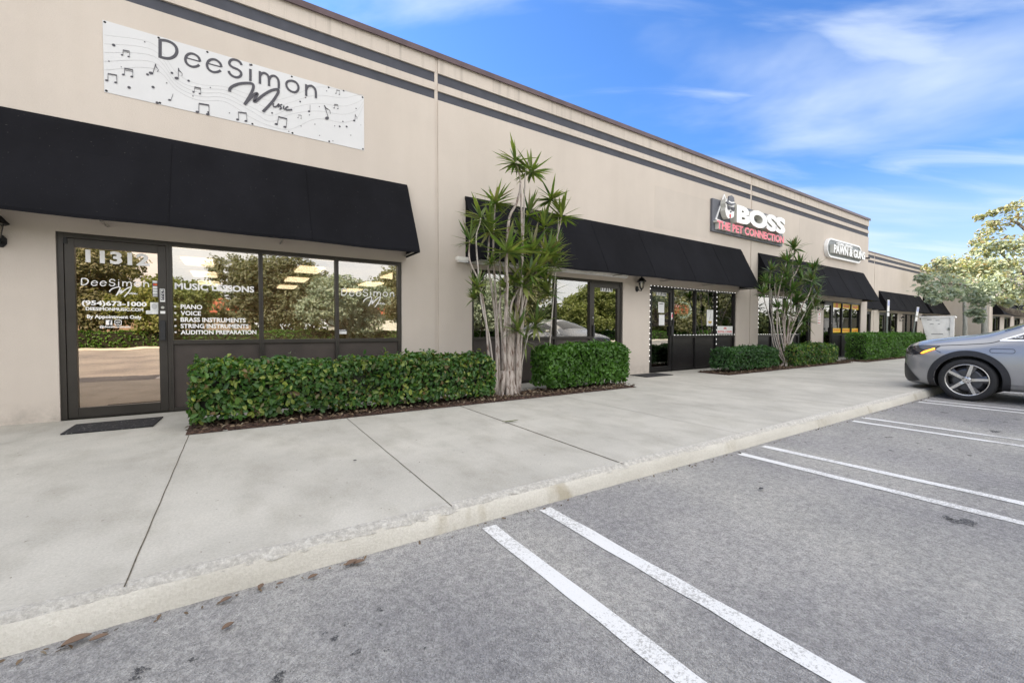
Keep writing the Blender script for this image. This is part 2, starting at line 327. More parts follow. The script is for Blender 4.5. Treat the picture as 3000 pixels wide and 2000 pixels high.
class MB:
    def __init__(s): s.v=[]; s.f=[]; s.mi=[]; s.cm=0
    def add(s,vs,fs):
        b=len(s.v); s.v+= [tuple(v) for v in vs]
        for f in fs: s.f.append(tuple(b+i for i in f)); s.mi.append(s.cm)
        return s
    def box(s,x0,x1,y0,y1,z0,z1):
        if x0>x1:x0,x1=x1,x0
        if y0>y1:y0,y1=y1,y0
        if z0>z1:z0,z1=z1,z0
        return s.add([(x0,y0,z0),(x1,y0,z0),(x1,y1,z0),(x0,y1,z0),(x0,y0,z1),(x1,y0,z1),(x1,y1,z1),(x0,y1,z1)],
            [(0,3,2,1),(4,5,6,7),(0,1,5,4),(1,2,6,5),(2,3,7,6),(3,0,4,7)])
    def tube(s,pts,rad,n=8,cap=True,sq=None):
        pts=[Vector(p) for p in pts]; m=len(pts)
        if not isinstance(rad,(list,tuple)): rad=[rad]*m
        b=len(s.v); prev=None
        for i,p in enumerate(pts):
            t=(pts[min(i+1,m-1)]-pts[max(i-1,0)]).normalized()
            if prev is None: a=t.orthogonal().normalized()
            else: a=(prev-t*prev.dot(t)).normalized()
            prev=a; c=t.cross(a)
            for k in range(n):
                an=2*math.pi*k/n; s.v.append(tuple(p+(a*math.cos(an)+c*math.sin(an))*rad[i]))
        for i in range(m-1):
            for k in range(n):
                k2=(k+1)%n; s.f.append((b+i*n+k,b+i*n+k2,b+(i+1)*n+k2,b+(i+1)*n+k)); s.mi.append(s.cm)
        if cap:
            s.f.append(tuple(b+k for k in range(n-1,-1,-1))); s.mi.append(s.cm); s.f.append(tuple(b+(m-1)*n+k for k in range(n))); s.mi.append(s.cm)
        return s
    def lathe(s,prof,c=(0,0,0),n=16,axis='z'):
        b=len(s.v)
        for r,h in prof:
            for k in range(n):
                a=2*math.pi*k/n; x,y=r*math.cos(a),r*math.sin(a)
                p={'z':(x,y,h),'y':(x,h,y),'x':(h,x,y)}[axis]; s.v.append((p[0]+c[0],p[1]+c[1],p[2]+c[2]))
        for i in range(len(prof)-1):
            for k in range(n):
                k2=(k+1)%n; s.f.append((b+i*n+k,b+i*n+k2,b+(i+1)*n+k2,b+(i+1)*n+k)); s.mi.append(s.cm)
        return s
    def prism_y(s,poly,y0,y1):          # polygon in (x,z), extruded along y
        n=len(poly); b=[(x,y0,z) for x,z in poly]+[(x,y1,z) for x,z in poly]
        return s.add(b,[tuple(range(n)),tuple(range(2*n-1,n-1,-1))]+[(i,i+n,(i+1)%n+n,(i+1)%n) for i in range(n)])
    def prism_x(s,poly,x0,x1):          # polygon in (y,z), extruded along x
        n=len(poly); b=[(x0,y,z) for y,z in poly]+[(x1,y,z) for y,z in poly]
        return s.add(b,[tuple(range(n)),tuple(range(2*n-1,n-1,-1))]+[(i,i+n,(i+1)%n+n,(i+1)%n) for i in range(n)])
    def disc(s,x,z,y,rx,rz=None,n=14,rot=0,t=.0015):
        rz=rz or rx; P=[]
        for k in range(n):
            a=2*math.pi*k/n; u,v=rx*math.cos(a),rz*math.sin(a); P.append((x+u*math.cos(rot)-v*math.sin(rot),z+u*math.sin(rot)+v*math.cos(rot)))
        return s.prism_y(P,y,y+t)
    def ribbon(s,pts,wd,y,t=.0012,closed=False):      # flat stroke in the xz plane at depth y (front face)
        P=[Vector((p[0],p[1])) for p in pts]; m=len(P); b=len(s.v); Ls=[];
        for i in range(m):
            d=(P[(i+1)%m]-P[i-1]) if closed else (P[min(i+1,m-1)]-P[max(i-1,0)])
            d.normalize(); nrm=Vector((-d.y,d.x)); wi=wd[i] if isinstance(wd,(list,tuple)) else wd
            a=P[i]+nrm*wi/2; c=P[i]-nrm*wi/2
            for q,yy in ((a,y),(c,y),(c,y+t),(a,y+t)): s.v.append((q.x,yy,q.y))
        R=range(m if closed else m-1)
        for i in R:
            j=(i+1)%m
            for k in range(4):
                k2=(k+1)%4; s.f.append((b+4*i+k,b+4*j+k,b+4*j+k2,b+4*i+k2)); s.mi.append(s.cm)
        return s
    def build(s,name,mat,parent=None,loc=None,smooth=False,bevel=0):
        off=ORG[parent] if parent is not None else Vector(loc or (0,0,0))
        me=bpy.data.meshes.new(name); me.from_pydata([(x-off.x,y-off.y,z-off.z) for x,y,z in s.v],[],s.f)
        mats=mat if isinstance(mat,(list,tuple)) else [mat]
        for m in mats: me.materials.append(m)
        if len(mats)>1: me.polygons.foreach_set('material_index',s.mi)
        bm=bmesh.new(); bm.from_mesh(me); bmesh.ops.recalc_face_normals(bm,faces=bm.faces)
        if bevel: bmesh.ops.bevel(bm,geom=bm.edges[:],offset=bevel,segments=1,affect='EDGES',clamp_overlap=True)
        bm.to_mesh(me); bm.free()
        if smooth:
            me.polygons.foreach_set('use_smooth',[True]*len(me.polygons))
        me.update()
        o=bpy.data.objects.new(name,me); COL.objects.link(o)
        if parent is not None: o.parent=parent; ORG[o]=off
        else: o.location=off; ORG[o]=off
        return o
def struct(o,kind='structure'): o['kind']=kind; return o
def spline(pts,n=8,closed=False):
    P=[Vector(p) for p in pts]; out=[]; m=len(P)
    for i in range(m if closed else m-1):
        if closed: p0,p1,p2,p3=P[i-1],P[i],P[(i+1)%m],P[(i+2)%m]
        else: p0,p1,p2,p3=P[max(i-1,0)],P[i],P[i+1],P[min(i+2,m-1)]
        for k in range(n):
            t=k/n; out.append(.5*((2*p1)+(p2-p0)*t+(2*p0-5*p1+4*p2-p3)*t*t+(3*p1-p0-3*p2+p3)*t**3))
    if not closed: out.append(P[-1])
    return out
_fc={}
def text_raw(body,off=0.,space=1.,shear=0.):
    key=(body,off,space,shear)
    if key in _fc: return _fc[key]
    cu=bpy.data.curves.new('t','FONT'); cu.body=body; cu.size=1; cu.offset=off; cu.space_character=space; cu.shear=shear; cu.extrude=.5; cu.resolution_u=3; cu.align_x='LEFT'
    ob=bpy.data.objects.new('t',cu); COL.objects.link(ob); dg=bpy.context.evaluated_depsgraph_get(); dg.update()
    me=ob.evaluated_get(dg).to_mesh(); V=np.array([v.co[:] for v in me.vertices]); F=[tuple(p.vertices) for p in me.polygons]
    ob.evaluated_get(dg).to_mesh_clear(); bpy.data.objects.remove(ob); bpy.data.curves.remove(cu)
    _fc[key]=(V,F); return V,F
def put_text(mb,body,x0,x1,z0,z1,yf,yb,off=.02,space=1.,shear=0.,facemi=0,sidemi=None):
    """text block fitted to a rectangle on a wall facing -y; front at yf, back at yb"""
    V,F=text_raw(body,off,space,shear); lo=V.min(0); hi=V.max(0)
    vs=[(x0+(v[0]-lo[0])/(hi[0]-lo[0])*(x1-x0), (yf if v[2]>0 else yb), z0+(v[1]-lo[1])/(hi[1]-lo[1])*(z1-z0)) for v in V]
    b=len(mb.v); mb.v+=vs
    for f in F:
        mb.f.append(tuple(b+i for i in f)); fr=all(V[i][2]>0 for i in f)
        mb.mi.append(facemi if (fr or sidemi is None) else sidemi)
    return mb
# leaf clouds
def leaves(P,Nn,size,rng,asp=.5,fold=.25,jit=.7,sv=.35):
    n=len(P); Nn=Nn+rng.normal(0,jit,(n,3)); Nn/=np.linalg.norm(Nn,axis=1)[:,None]+1e-9
    A=rng.normal(0,1,(n,3)); A-=Nn*(A*Nn).sum(1)[:,None]; A/=np.linalg.norm(A,axis=1)[:,None]+1e-9
    B=np.cross(Nn,A); s=size*(1+rng.uniform(-sv,sv,n))[:,None]
    w_=s*asp/2; up=Nn*w_*fold*2
    b=P-A*s*.5; t=P+A*s*.5
    l1=P-A*s*.18+B*w_+up; l2=P+A*s*.2+B*w_*.85+up; r1=P-A*s*.18-B*w_+up; r2=P+A*s*.2-B*w_*.85+up
    V=np.stack([b,l1,l2,t,r2,r1],1).reshape(-1,3); i=np.arange(n)[:,None]*6
    F=np.concatenate([i+np.array([[0,1,2,3]]),i+np.array([[0,3,4,5]])],1).reshape(-1,4)
    return V,F

M['wood_far']=leafm('distant_leaf',[(.035,.05,.018),(.055,.075,.028),(.075,.09,.03)],.7,.1)
M['bulb']=plain('unlit_lamp_bulb',(.75,.70,.58),.3)
def pieces(name,mat,parent,items,smooth=False):
    """each item is (MB) -> its own part"""
    return [b.build(name,mat,parent,smooth=smooth) for b in items]

M['stucco2']=stucco('stucco_repainted_patch',(.55,.493,.434))
# ================================================================ GROUND
ROAD=-.13
def sheet(name,x0,x1,y0,y1,z,mat):
    me=bpy.data.meshes.new(name); me.from_pydata([(x0,y0,z),(x1,y0,z),(x1,y1,z),(x0,y1,z)],[],[(0,1,2,3)]); me.materials.append(M[mat]); o=bpy.data.objects.new(name,me); COL.objects.link(o); ORG[o]=Vector((0,0,0)); return struct(o)
sheet('ground',-700,700,-700,700,-.17,'grass')
sheet('parking_lot_asphalt',-60,90,-25.5,-4.0,ROAD,'asphalt')
sheet('street_asphalt',-200,200,-46,-36,-.15,'asphalt')
# sidewalk slabs with a worn, slightly uneven kerb
rng=np.random.default_rng(5)
def walk_profile(name,prof,mat,x0,x1,dx,amp):
    xs=np.arange(x0,x1+dx/2,dx); m=len(prof); V=[];
    nz=rng.normal(0,1,(len(xs),m)); 
    for i,x in enumerate(xs):
        for j,(y,z,a) in enumerate(prof):
            sm=.5*nz[i,j]+.3*math.sin(x*2.3+j)+.2*math.sin(x*.71+2*j)
            V.append((x,y-abs(sm)*a*amp*0+sm*a*amp,z+sm*a*amp*.5))
    F=[]
    for i in range(len(xs)-1):
        for j in range(m-1): a=i*m+j; F.append((a,a+1,a+m+1,a+m))
    o=npmesh(name,V,F,M[mat],smooth=True); return struct(o)
for (a,b,d) in ((-8,14,.05),(14,70,.4)):
    walk_profile('sidewalk',[(.0,0,0),(-1.7,0,0),(-4.70,0,0),(-4.73,-.002,.3)],'walk',a,b,d*4 if d<.1 else d,.004)
    walk_profile('kerb_edge',[(-4.725,.002,.2),(-4.750,.001,1),(-4.768,-.010,1.3),(-4.79,-.032,1.0)],'edge',a,b,d,.011)
    walk_profile('kerb',[(-4.785,-.024,.6),(-4.80,-.045,.6),(-4.815,-.09,.5),(-4.83,-.16,.5)],'kerb',a,b,d,.009)
sheet('sidewalk_slab_left',-40,-8,-4.75,0,0,'walk')
jm=MB()
for x,x2,w_ in ((-.39,-.40,.006),(1.17,1.13,.006),(2.73,2.67,.012),(4.55,4.5,.005),(7.6,7.55,.006),(10.9,10.9,.005),(14.2,14.2,.006),(17.6,17.6,.006),(21,21,.006),(26,26,.01),(31,31,.01)):
    n=24
    for k in range(n):
        ya=-1.66-(4.78-1.66)*k/n; yb=-1.66-(4.78-1.66)*(k+1)/n; xa=x+(x2-x)*k/n+.0012*math.sin(k*1.7+x); xb=x+(x2-x)*(k+1)/n+.0012*math.sin((k+1)*1.7+x)
        jm.add([(xa-w_/2,ya,.003),(xa+w_/2,ya,.003),(xb+w_/2,yb,.003),(xb-w_/2,yb,.003)],[(0,1,2,3)])
struct(jm.build('sidewalk_joints',M['joint']))
# parking lines: hairpin pairs
pm=MB()
def worn_line(x,y0,y1,w_,seed):
    r=random.Random(seed); n=26; V=[]
    for k in range(n+1):
        y=y0+(y1-y0)*k/n; V+=[(x-w_/2+r.uniform(-.006,.006),y,ROAD+.004),(x+w_/2+r.uniform(-.006,.006),y,ROAD+.004)]
    pm.add(V,[(2*k,2*k+1,2*k+3,2*k+2) for k in range(n)])
for i,(xa,xb) in enumerate(((1.32,1.78),(4.21,4.69),(7.02,7.41),(9.86,10.20),(12.9,13.3),(15.8,16.2),(18.6,19.0),(21.4,21.8),(-1.55,-1.1),(-4.4,-3.95))):
    worn_line(xa,-4.90,-10.1,.098,i); worn_line(xb,-4.88,-10.1,.098,i+50)
struct(pm.build('parking_line_paint',M['paint']))
sm=MB()
def blot(px,py,r,seed):
    p=at_d(px,py,1); d=ray(px,py); t=(ROAD+.003-CO.z)/d.z; c=CO+d*t; q=random.Random(seed); n=22; ph=[q.uniform(0,6.28) for _ in range(4)]
    RR=lambda k:.8+.22*math.sin(2*math.pi*k/n*2+ph[0])+.16*math.sin(2*math.pi*k/n*3+ph[1])+.12*math.sin(2*math.pi*k/n*5+ph[2])+q.uniform(-.05,.05)
    vs=[(c.x,c.y,ROAD+.003)]+[(c.x+r*RR(k)*math.cos(2*math.pi*k/n),c.y+r*.8*RR(k)*math.sin(2*math.pi*k/n),ROAD+.003) for k in range(n)]
    sm.add(vs,[(0,1+k,1+(k+1)%n) for k in range(n)])
for i,(px,py,r) in enumerate(((815,1985,.035),(1044,1910,.022),(980,1868,.022),(952,1853,.010),(1013,1828,.011),(1112,1785,.018),(1115,1828,.008),(1132,1904,.012),(1243,1897,.010),(565,1930,.020),(410,1962,.030),(395,1985,.02),
    (2602,1280,.055),(2545,1283,.025),(2690,1298,.03),(2610,1319,.03),(2725,1315,.03),(2555,1305,.02),(2840,1333,.035),(2320,1287,.02),(2360,1295,.02),(2915,1263,.09),(2765,1208,.07),(2830,1232,.05),(2880,1232,.05),(2945,1235,.04),(2330,1275,.02),(2480,1310,.02),(2870,1375,.02),(2230,1412,.02),(2820,1527,.09),(2775,1515,.04),(2500,1262,.02),(2560,1278,.02),(2980,1228,.05))): blot(px,py,r,i)
struct(sm.build('oil_stains',M['oil']))
# mulch beds
def bed(x0,x1,y0,y1,seed):
    r=np.random.default_rng(seed); nx=int((x1-x0)/.06); ny=int((y1-y0)/.06); V=[];F=[]
    for i in range(nx+1):
        for j in range(ny+1):
            e=i in(0,nx) or j in(0,ny); V.append((x0+(x1-x0)*i/nx+(0 if e and i in(0,nx) else r.normal(0,.01)),y0+(y1-y0)*j/ny,.006 if e else .022+r.normal(0,.012)))
    for i in range(nx):
        for j in range(ny): a=i*(ny+1)+j; F.append((a,a+ny+1,a+ny+2,a+1))
    o=npmesh('mulch_bed',V,F,M['mulch']); struct(o)
    n=int((x1-x0)*(y1-y0)*230); P=np.stack([r.uniform(x0,x1,n),y0+(y1-y0)*r.beta(1,1.6,n),np.full(n,.042)],1)
    V,F=leaves(P,np.tile([0,0,1.],(n,1)),.055,r,asp=.42,fold=.3,jit=.45); o=npmesh('leaf_litter',V,F,M['litter']); tag(o,'dry fallen leaves lying over the bark mulch of the bed','leaf litter',kind='stuff')
BEDS=((-.42,6.5,-1.66,-.92,1),(10.1,17.7,-1.42,-.55,2),(18.3,26.2,-1.6,-.8,3))
for b in BEDS: bed(*b)
# ================================================================ FRONT BUILDING
OPEN=[(-6.86,-2.72,'R'),(-1.727,2.443,'L'),(3.80,7.918,'R'),(8.90,12.91,'L'),(14.22,18.02,'R'),(19.05,22.75,'L')]
B1=thing('strip_mall_building','long beige stucco shop building with two slate stripes, nearest the camera, doors 11312 to 11316','building',(3,6,0))
FT=2.25
def wall_mb(x0,x1,opens,y,gaps,top=5.93,th=.25):
    m=MB(); e=sorted(set([x0,x1]+[o for a in opens for o in a[:2]]+[g for gg in gaps for g in gg]))
    for a,b in zip(e[:-1],e[1:]):
        mid=(a+b)/2
        if any(g[0]<mid<g[1] for g in gaps): 
            m.box(a,b,y+.018,y+th,0,top); continue
        isop=any(o[0]<mid<o[1] for o in opens)
        m.box(a,b,y,y+th,FT if isop else 0,5.18)
        m.box(a,b,y,y+th,5.34,5.47); m.box(a,b,y,y+th,5.65,top)
    return m
def stripes(x0,x1,y,parent,gaps):
    for z0,z1 in ((5.18,5.34),(5.47,5.65)):
        m=MB(); m.box(x0+.002,x1-.002,y+.022,y+.2,z0,z1)
        m.build('stripe_band',M['stripe'],parent)
G1=[(-7.63,-7.57),(3.06,3.12),(13.66,13.72)]
wall_mb(-18,23.42,OPEN,0,G1).build('wall',M['stucco'],B1)
MB().box(9.05,11.35,-.0025,.0,3.72,4.78).build('repainted_patch',M['stucco2'],B1); MB().box(16.9,18.9,-.0025,.0,3.66,5.1).build('repainted_patch',M['stucco2'],B1)
# stripes sit inside the grooves, broken by the panel joints
for z0,z1 in ((5.18,5.34),(5.47,5.65)):
    m=MB(); e=[-18]+[g for gg in G1 for g in gg]+[23.42]
    for a,b in zip(e[::2],e[1::2]): m.box(a+.001,b-.001,.028,.2,z0+.001,z1-.001)
    m.build('stripe_band',M['stripe'],B1)
MB().box(-18.05,23.46,-.045,.34,5.93,5.985).box(-18.05,23.46,-.05,-.03,5.89,5.93).build('roof_cap',M['cap'],B1)
MB().box(-18,23.42,.36,16,5.3,5.5).build('roof',M['roof'],B1)
MB().box(23.2,23.42,.25,16,0,5.93).build('side_wall',M['stucco'],B1)
MB().box(-18,-17.8,.25,16,0,5.93).build('side_wall',M['stucco'],B1)
MB().box(-17.8,23.2,15.8,16,0,5.93).build('rear_wall',M['stucco'],B1)
tb=lambda a,bt,bb,a2,y=.077:(on_y(a,bt,y).x,on_y(a2,bt,y).x,on_y(a,bb,y).z,on_y(a,bt,y).z)
def storefront(P,x0,x1,side,yw=0.,br='bronze',kk='kick',glassm='glass',doorglass='glass',room='darkroom',detail=True,bays=4):
    yf,yb,yg=yw+.03,yw+.13,yw+.08; W_=(x1-x0)/bays; D={}
    for k in range(bays):
        a,b=x0+W_*k,x0+W_*(k+1); isdoor=(k==0 and side=='L') or (k==bays-1 and side=='R')
        la=.055 if k==0 else .028; lb=.055 if k==bays-1 else .028
        if isdoor:
            m=MB(); m.box(a,a+la,yf,yb,0,FT); m.box(b-lb,b,yf,yb,0,FT); m.box(a+la,b-lb,yf,yb,FT-.06,FT); m.box(a+la,b-lb,yf+.02,yb,0,.014)
            fr=m.build('door_frame',M[br],P)
            c,d=a+la+.004,b-lb-.004; y0,y1=yf+.012,yb-.02; zt=FT-.064; S=.088
            m=MB(); m.box(c,c+S,y0,y1,.018,zt); m.box(d-S,d,y0,y1,.018,zt); m.box(c+S,d-S,y0,y1,zt-.10,zt); m.box(c+S,d-S,y0,y1,.018,.135)
            door=m.build('door',M[br],P,bevel=.002)
            MB().box(c+S-.004,d-S+.004,yg-.003,yg+.003,.13,zt-.096).build('pane',M[doorglass],door)
            h=(d-S/2) if side=='L' else (c+S/2)
            m=MB(); m.box(h-.028,h+.028,y0-.045,y0-.02,.95,1.21); m.box(h-.02,h+.02,y0-.02,y0,.97,1.0); m.box(h-.02,h+.02,y0-.02,y0,1.16,1.19)
            m.build('door_handle',M['blackpl'],door,bevel=.004)
            if detail:
                MB().lathe([(.001,y0-.012),(.017,y0-.012),(.02,y0-.002),(.02,y0+.01)],(h,0,1.38),14,'y').build('lock_cylinder',M['steel'],door)
                hx=c if side=='L' else d; sg=1 if side=='L' else -1
                MB().box(hx-.01*sg,hx+.03*sg,y0-.01,y0+.02,zt-.07,zt+.045).build('pivot_hinge',M['blackpl'],door)
            D['door']=door; D['dx']=(c+S,d-S)
        else:
            m=MB(); m.box(a,a+la,yf,yb,0,FT); m.box(b-lb,b,yf,yb,0,FT); m.box(a+la,b-lb,yf,yb,FT-.055,FT); m.box(a+la,b-lb,yf,yb,.895,.95); m.box(a+la,b-lb,yf,yb,0,.05)
            wv=m.build('window',M[br],P,bevel=.002)
            MB().box(a+la-.003,b-lb+.003,yg-.003,yg+.003,.948,FT-.053).build('pane',M[glassm],wv)
            MB().box(a+la-.003,b-lb+.003,yg-.01,yg+.01,.048,.897).build('kick_panel',M[kk],wv)
            D.setdefault('w',[]).append((wv,a+la,b-lb))
    # room behind
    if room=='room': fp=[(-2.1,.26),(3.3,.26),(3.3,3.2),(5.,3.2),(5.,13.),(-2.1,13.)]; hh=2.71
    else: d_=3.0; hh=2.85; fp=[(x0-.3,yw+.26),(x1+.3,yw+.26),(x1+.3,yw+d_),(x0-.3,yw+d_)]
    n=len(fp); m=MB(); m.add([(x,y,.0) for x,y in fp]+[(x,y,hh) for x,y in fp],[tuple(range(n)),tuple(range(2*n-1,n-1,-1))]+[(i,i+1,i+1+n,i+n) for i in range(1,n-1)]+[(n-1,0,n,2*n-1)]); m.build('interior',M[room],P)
    return D
SF=[]
for i,(a,b,s) in enumerate(OPEN):
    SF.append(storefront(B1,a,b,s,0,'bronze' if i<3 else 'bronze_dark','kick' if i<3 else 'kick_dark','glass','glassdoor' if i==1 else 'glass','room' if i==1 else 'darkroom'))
# ceiling lights inside the music shop
for x in (-.65,1.75,4.1):
    for y in (2.7,5.4,8.15,11.0): MB().box(x-.29,x+.29,y-.6,y+.6,2.67,2.70) if 0 else (MB().box(x-.29,x+.29,y-.6,y+.6,2.665,2.70).build('ceiling_light',M['troffer'],B1) if not (x>3.3 and y<3.5) else None)
wv,a,b=SF[1]['w'][0]; m=MB()
for k in range(20): z=1.0+k*.058; m.add([(a,.19,z-.004),(b,.19,z-.004),(b,.235,z+.004),(a,.235,z+.004),(a,.19,z-.001),(b,.19,z-.001),(b,.235,z+.007),(a,.235,z+.007)],[(0,3,2,1),(4,5,6,7),(0,1,5,4),(2,3,7,6)])
m.build('window_blind',M['blind'],wv)
for wi in (1,2):
    wv,a,b=SF[1]['w'][wi]; m=MB()
    for k in range(7): z=1.0+k*.058; m.box(a,b,.19,.23,z,z+.004)
    m.build('window_blind',M['blind'],wv)
# ---- stroke lettering of the music shop (traced from the banner, in its own plane)
def cr(px,py): return (200+px/2.6133,50+py/2.6133)
STK=[('s',[(700,165),(700,306)],1.),('c',[(700,170),(745,174),(790,192),(820,222),(827,258),(813,288),(782,306),(745,308),(700,297)],1.),
('s',[(893,303),(1003,333)],.45),('c',[(1003,333),(992,302),(962,279),(932,272),(905,284),(892,312),(898,340),(918,361),(945,372),(975,370),(998,358)],.85),
('s',[(1056,345),(1165,375)],.45),('c',[(1165,375),(1155,346),(1126,322),(1096,316),(1070,327),(1056,354),(1062,382),(1082,403),(1108,413),(1137,411),(1160,400)],.85),
('c',[(1318,360),(1303,336),(1272,320),(1243,320),(1226,338),(1230,360),(1254,378),(1290,394),(1313,416),(1312,440),(1288,453),(1255,446),(1230,426),(1220,404)],.9),
('s',[(1385,390),(1385,481)],.9),('d',[(1377,357),(1394,361)],.7),
('s',[(1457,407),(1457,502)],.9),('c',[(1457,445),(1470,425),(1495,422),(1516,438),(1525,465),(1526,520)],.9),('c',[(1526,475),(1538,450),(1562,442),(1586,456),(1599,486),(1600,539)],.9),
('o',[(1657,505),(1670,484),(1700,480),(1730,492),(1748,520),(1746,550),(1725,566),(1695,560),(1668,538)],.85),
('s',[(1808,507),(1808,595)],.9),('c',[(1808,548),(1822,524),(1848,519),(1872,538),(1881,565),(1882,612)],.9),
('c',[(1228,562),(1228,545),(1245,525),(1290,505),(1350,497),(1395,501),(1408,520),(1400,555),(1370,612),(1340,660)],1.0),
('c',[(1340,660),(1378,618),(1420,580),(1438,578),(1425,605),(1412,634),(1430,632),(1480,590),(1540,555),(1582,545),(1597,552),(1590,580),(1550,640),(1480,715)],1.0),
('c',[(1560,650),(1558,668),(1568,678),(1585,672),(1600,655),(1597,680)],.5),('c',[(1626,660),(1607,668),(1620,686),(1606,697)],.5),('c',[(1640,670),(1635,688),(1648,697)],.5),('c',[(1672,676),(1654,686),(1660,702),(1702,699)],.6)]
def stk_world(y=-.006):
    out=[]
    for t,pts,wd in STK:
        q=[]
        for p in pts: v=on_y(*cr(*p),y); q.append((v.x,v.z))
        out.append((t,q,wd))
    return out
LOGO=stk_world(); LX0=min(p[0] for s in LOGO for p in s[1]); LX1=max(p[0] for s in LOGO[:15] for p in s[1]); LZ1=max(p[1] for s in LOGO for p in s[1])
def logo(mb,x0,x1,ztop,y,lw=1.):
    k=(x1-x0)/(LX1-LX0); base=.034*k*lw
    for i,(t,q,wd) in enumerate(LOGO):
        P=[(x0+(a-LX0)*k,ztop+(b-LZ1)*k) for a,b in q]
        if t=='c': P=[tuple(v) for v in spline(P,6)]
        cl=t=='o'
        if cl: P=[tuple(v) for v in spline(P,5,True)]
        mb.ribbon(P,base*wd,y-.0004*i,.0012,cl)
# ---- lettering on door 11312
yt=.0765
door=SF[1]['door']; m=MB(); x0,x1,z0,z1=tb(249.7,730,768.4,437.7); put_text(m,'11312',x0,x1,z0,z1,yt-.001,yt,.04); m.build('lettering',M['white'],door); m=MB()
a,_,_,zt=tb(238.5,814,834,435.3); b=on_y(435.3,830,yt).x; logo(m,a,b,zt,yt-.001,1.0); m.build('lettering',M['white'],door)
for s,l,t,bt,r,o in (('(954)673-1000',239.2,879,897.6,429.6,.035),('DEESIMONMUSIC.COM',251,899,908.8,419.5,.03),('By Appointment Only',254.5,921.5,935,414.8,.03),('@deesimonmusic',291.8,953,961.4,382.7,.02)):
    x0,x1,z0,z1=tb(l,t,bt,r); m=MB(); put_text(m,s,x0,x1,z0,z1,yt-.001,yt,o); m.build('lettering',M['white'],door)
x0,x1,z0,z1=tb(310,937.5,951.5,328.5); xm=(x0+x1)/2; s=(x1-x0)/2; m=MB(); m.box(x0,x1,yt-.001,yt,z0,z1); m.build('social_logo',M['white'],door)
m=MB(); put_text(m,'f',xm-.1*s,xm+.75*s,z0,z1-.1*s,yt-.003,yt-.0015,.03); m.build('social_logo',M['charcoal'],door)
x0,x1,z0,z1=tb(336.5,937.5,951.5,355); xm=(x0+x1)/2; zm=(z0+z1)/2; s=(x1-x0)/2; m=MB()
def rrect(x0,x1,z0,z1,r,n=4):
    P=[]
    for cx,cz,a0 in ((x1-r,z1-r,0),(x0+r,z1-r,90),(x0+r,z0+r,180),(x1-r,z0+r,270)):
        for k in range(n+1): a=R_(a0+90*k/n); P.append((cx+r*math.cos(a),cz+r*math.sin(a)))
    return P
m.ribbon(rrect(x0,x1,z0,z1,.3*s),.22*s,yt-.001,.001,True); m.ribbon([(xm+.42*s*math.cos(t),zm+.42*s*math.sin(t)) for t in np.linspace(0,2*math.pi,13)[:-1]],.18*s,yt-.002,.001,True); m.disc(xm+.55*s,zm+.5*s,yt-.002,.1*s)
m.build('social_logo',M['white'],door)
# decals by the lock
x0,x1,z0,z1=tb(445.5,821,869.2,463); m=MB(); m.box(x0,x1,yt-.001,yt,z0,z1); dec=m.build('card_decal',M['charcoal'],door)
for k in range(6):
    zz1=z1-(z1-z0)*(k+.12)/6; zz0=z1-(z1-z0)*(k+.92)/6
    mk='orange' if k==1 else ('blue' if k==5 else 'paper')
    if k==1:
        mm=MB(); mm.disc(x0+(x1-x0)*.38,(zz0+zz1)/2,yt-.003,(zz1-zz0)*.5); mm.build('card_mark',M['red'],door); mm=MB(); mm.disc(x0+(x1-x0)*.66,(zz0+zz1)/2,yt-.0045,(zz1-zz0)*.5); mm.build('card_mark',M['orange'],door)
    else: mm=MB(); mm.box(x0+.006,x1-.008,yt-.003,yt-.0015,zz0,zz1); mm.build('card_mark',M['paper' if k<5 else 'grey_ink'],door)
x0,x1,z0,z1=tb(440.2,885.3,909,463.5); MB().box(x0,x1,yt-.001,yt,z0,z1).build('round_seal_decal',M['paper'],door)
m=MB(); m.disc((x0+x1)/2,(z0+z1)/2,yt-.003,.028,.040); m.build('round_seal_decal',M['grey_ink'],door)
x0,x1,z0,z1=tb(427.5,909.3,919.4,463.5); m=MB(); m.box(x0,x1,yt-.002,yt-.001,z0,z1); m.build('strip_decal',M['paper'],door); MB().box(x0+.01,x1-.06,yt-.004,yt-.003,(z0+z1)/2-.003,(z0+z1)/2+.003).build('strip_decal',M['grey_ink'],door)
h=SF[1]['dx'][1]+.044; yd=.041
MB().box(h-.026,h+.026,yd-.003,yd,1.455,1.625).build('pull_plate',M['paper'],door); MB().box(h-.019,h+.019,yd-.005,yd-.0035,1.475,1.618).build('pull_plate',M['charcoal'],door)
m=MB()
for k,c in enumerate('PULL'): put_text(m,c,h-.012,h+.012,1.588-k*.034,1.612-k*.034,yd-.007,yd-.0055,.03)
m.build('pull_plate',M['paper'],door)
MB().box(h-.026,h+.026,yd-.003,yd,1.30,1.335).build('lock_tag',M['paper'],door)
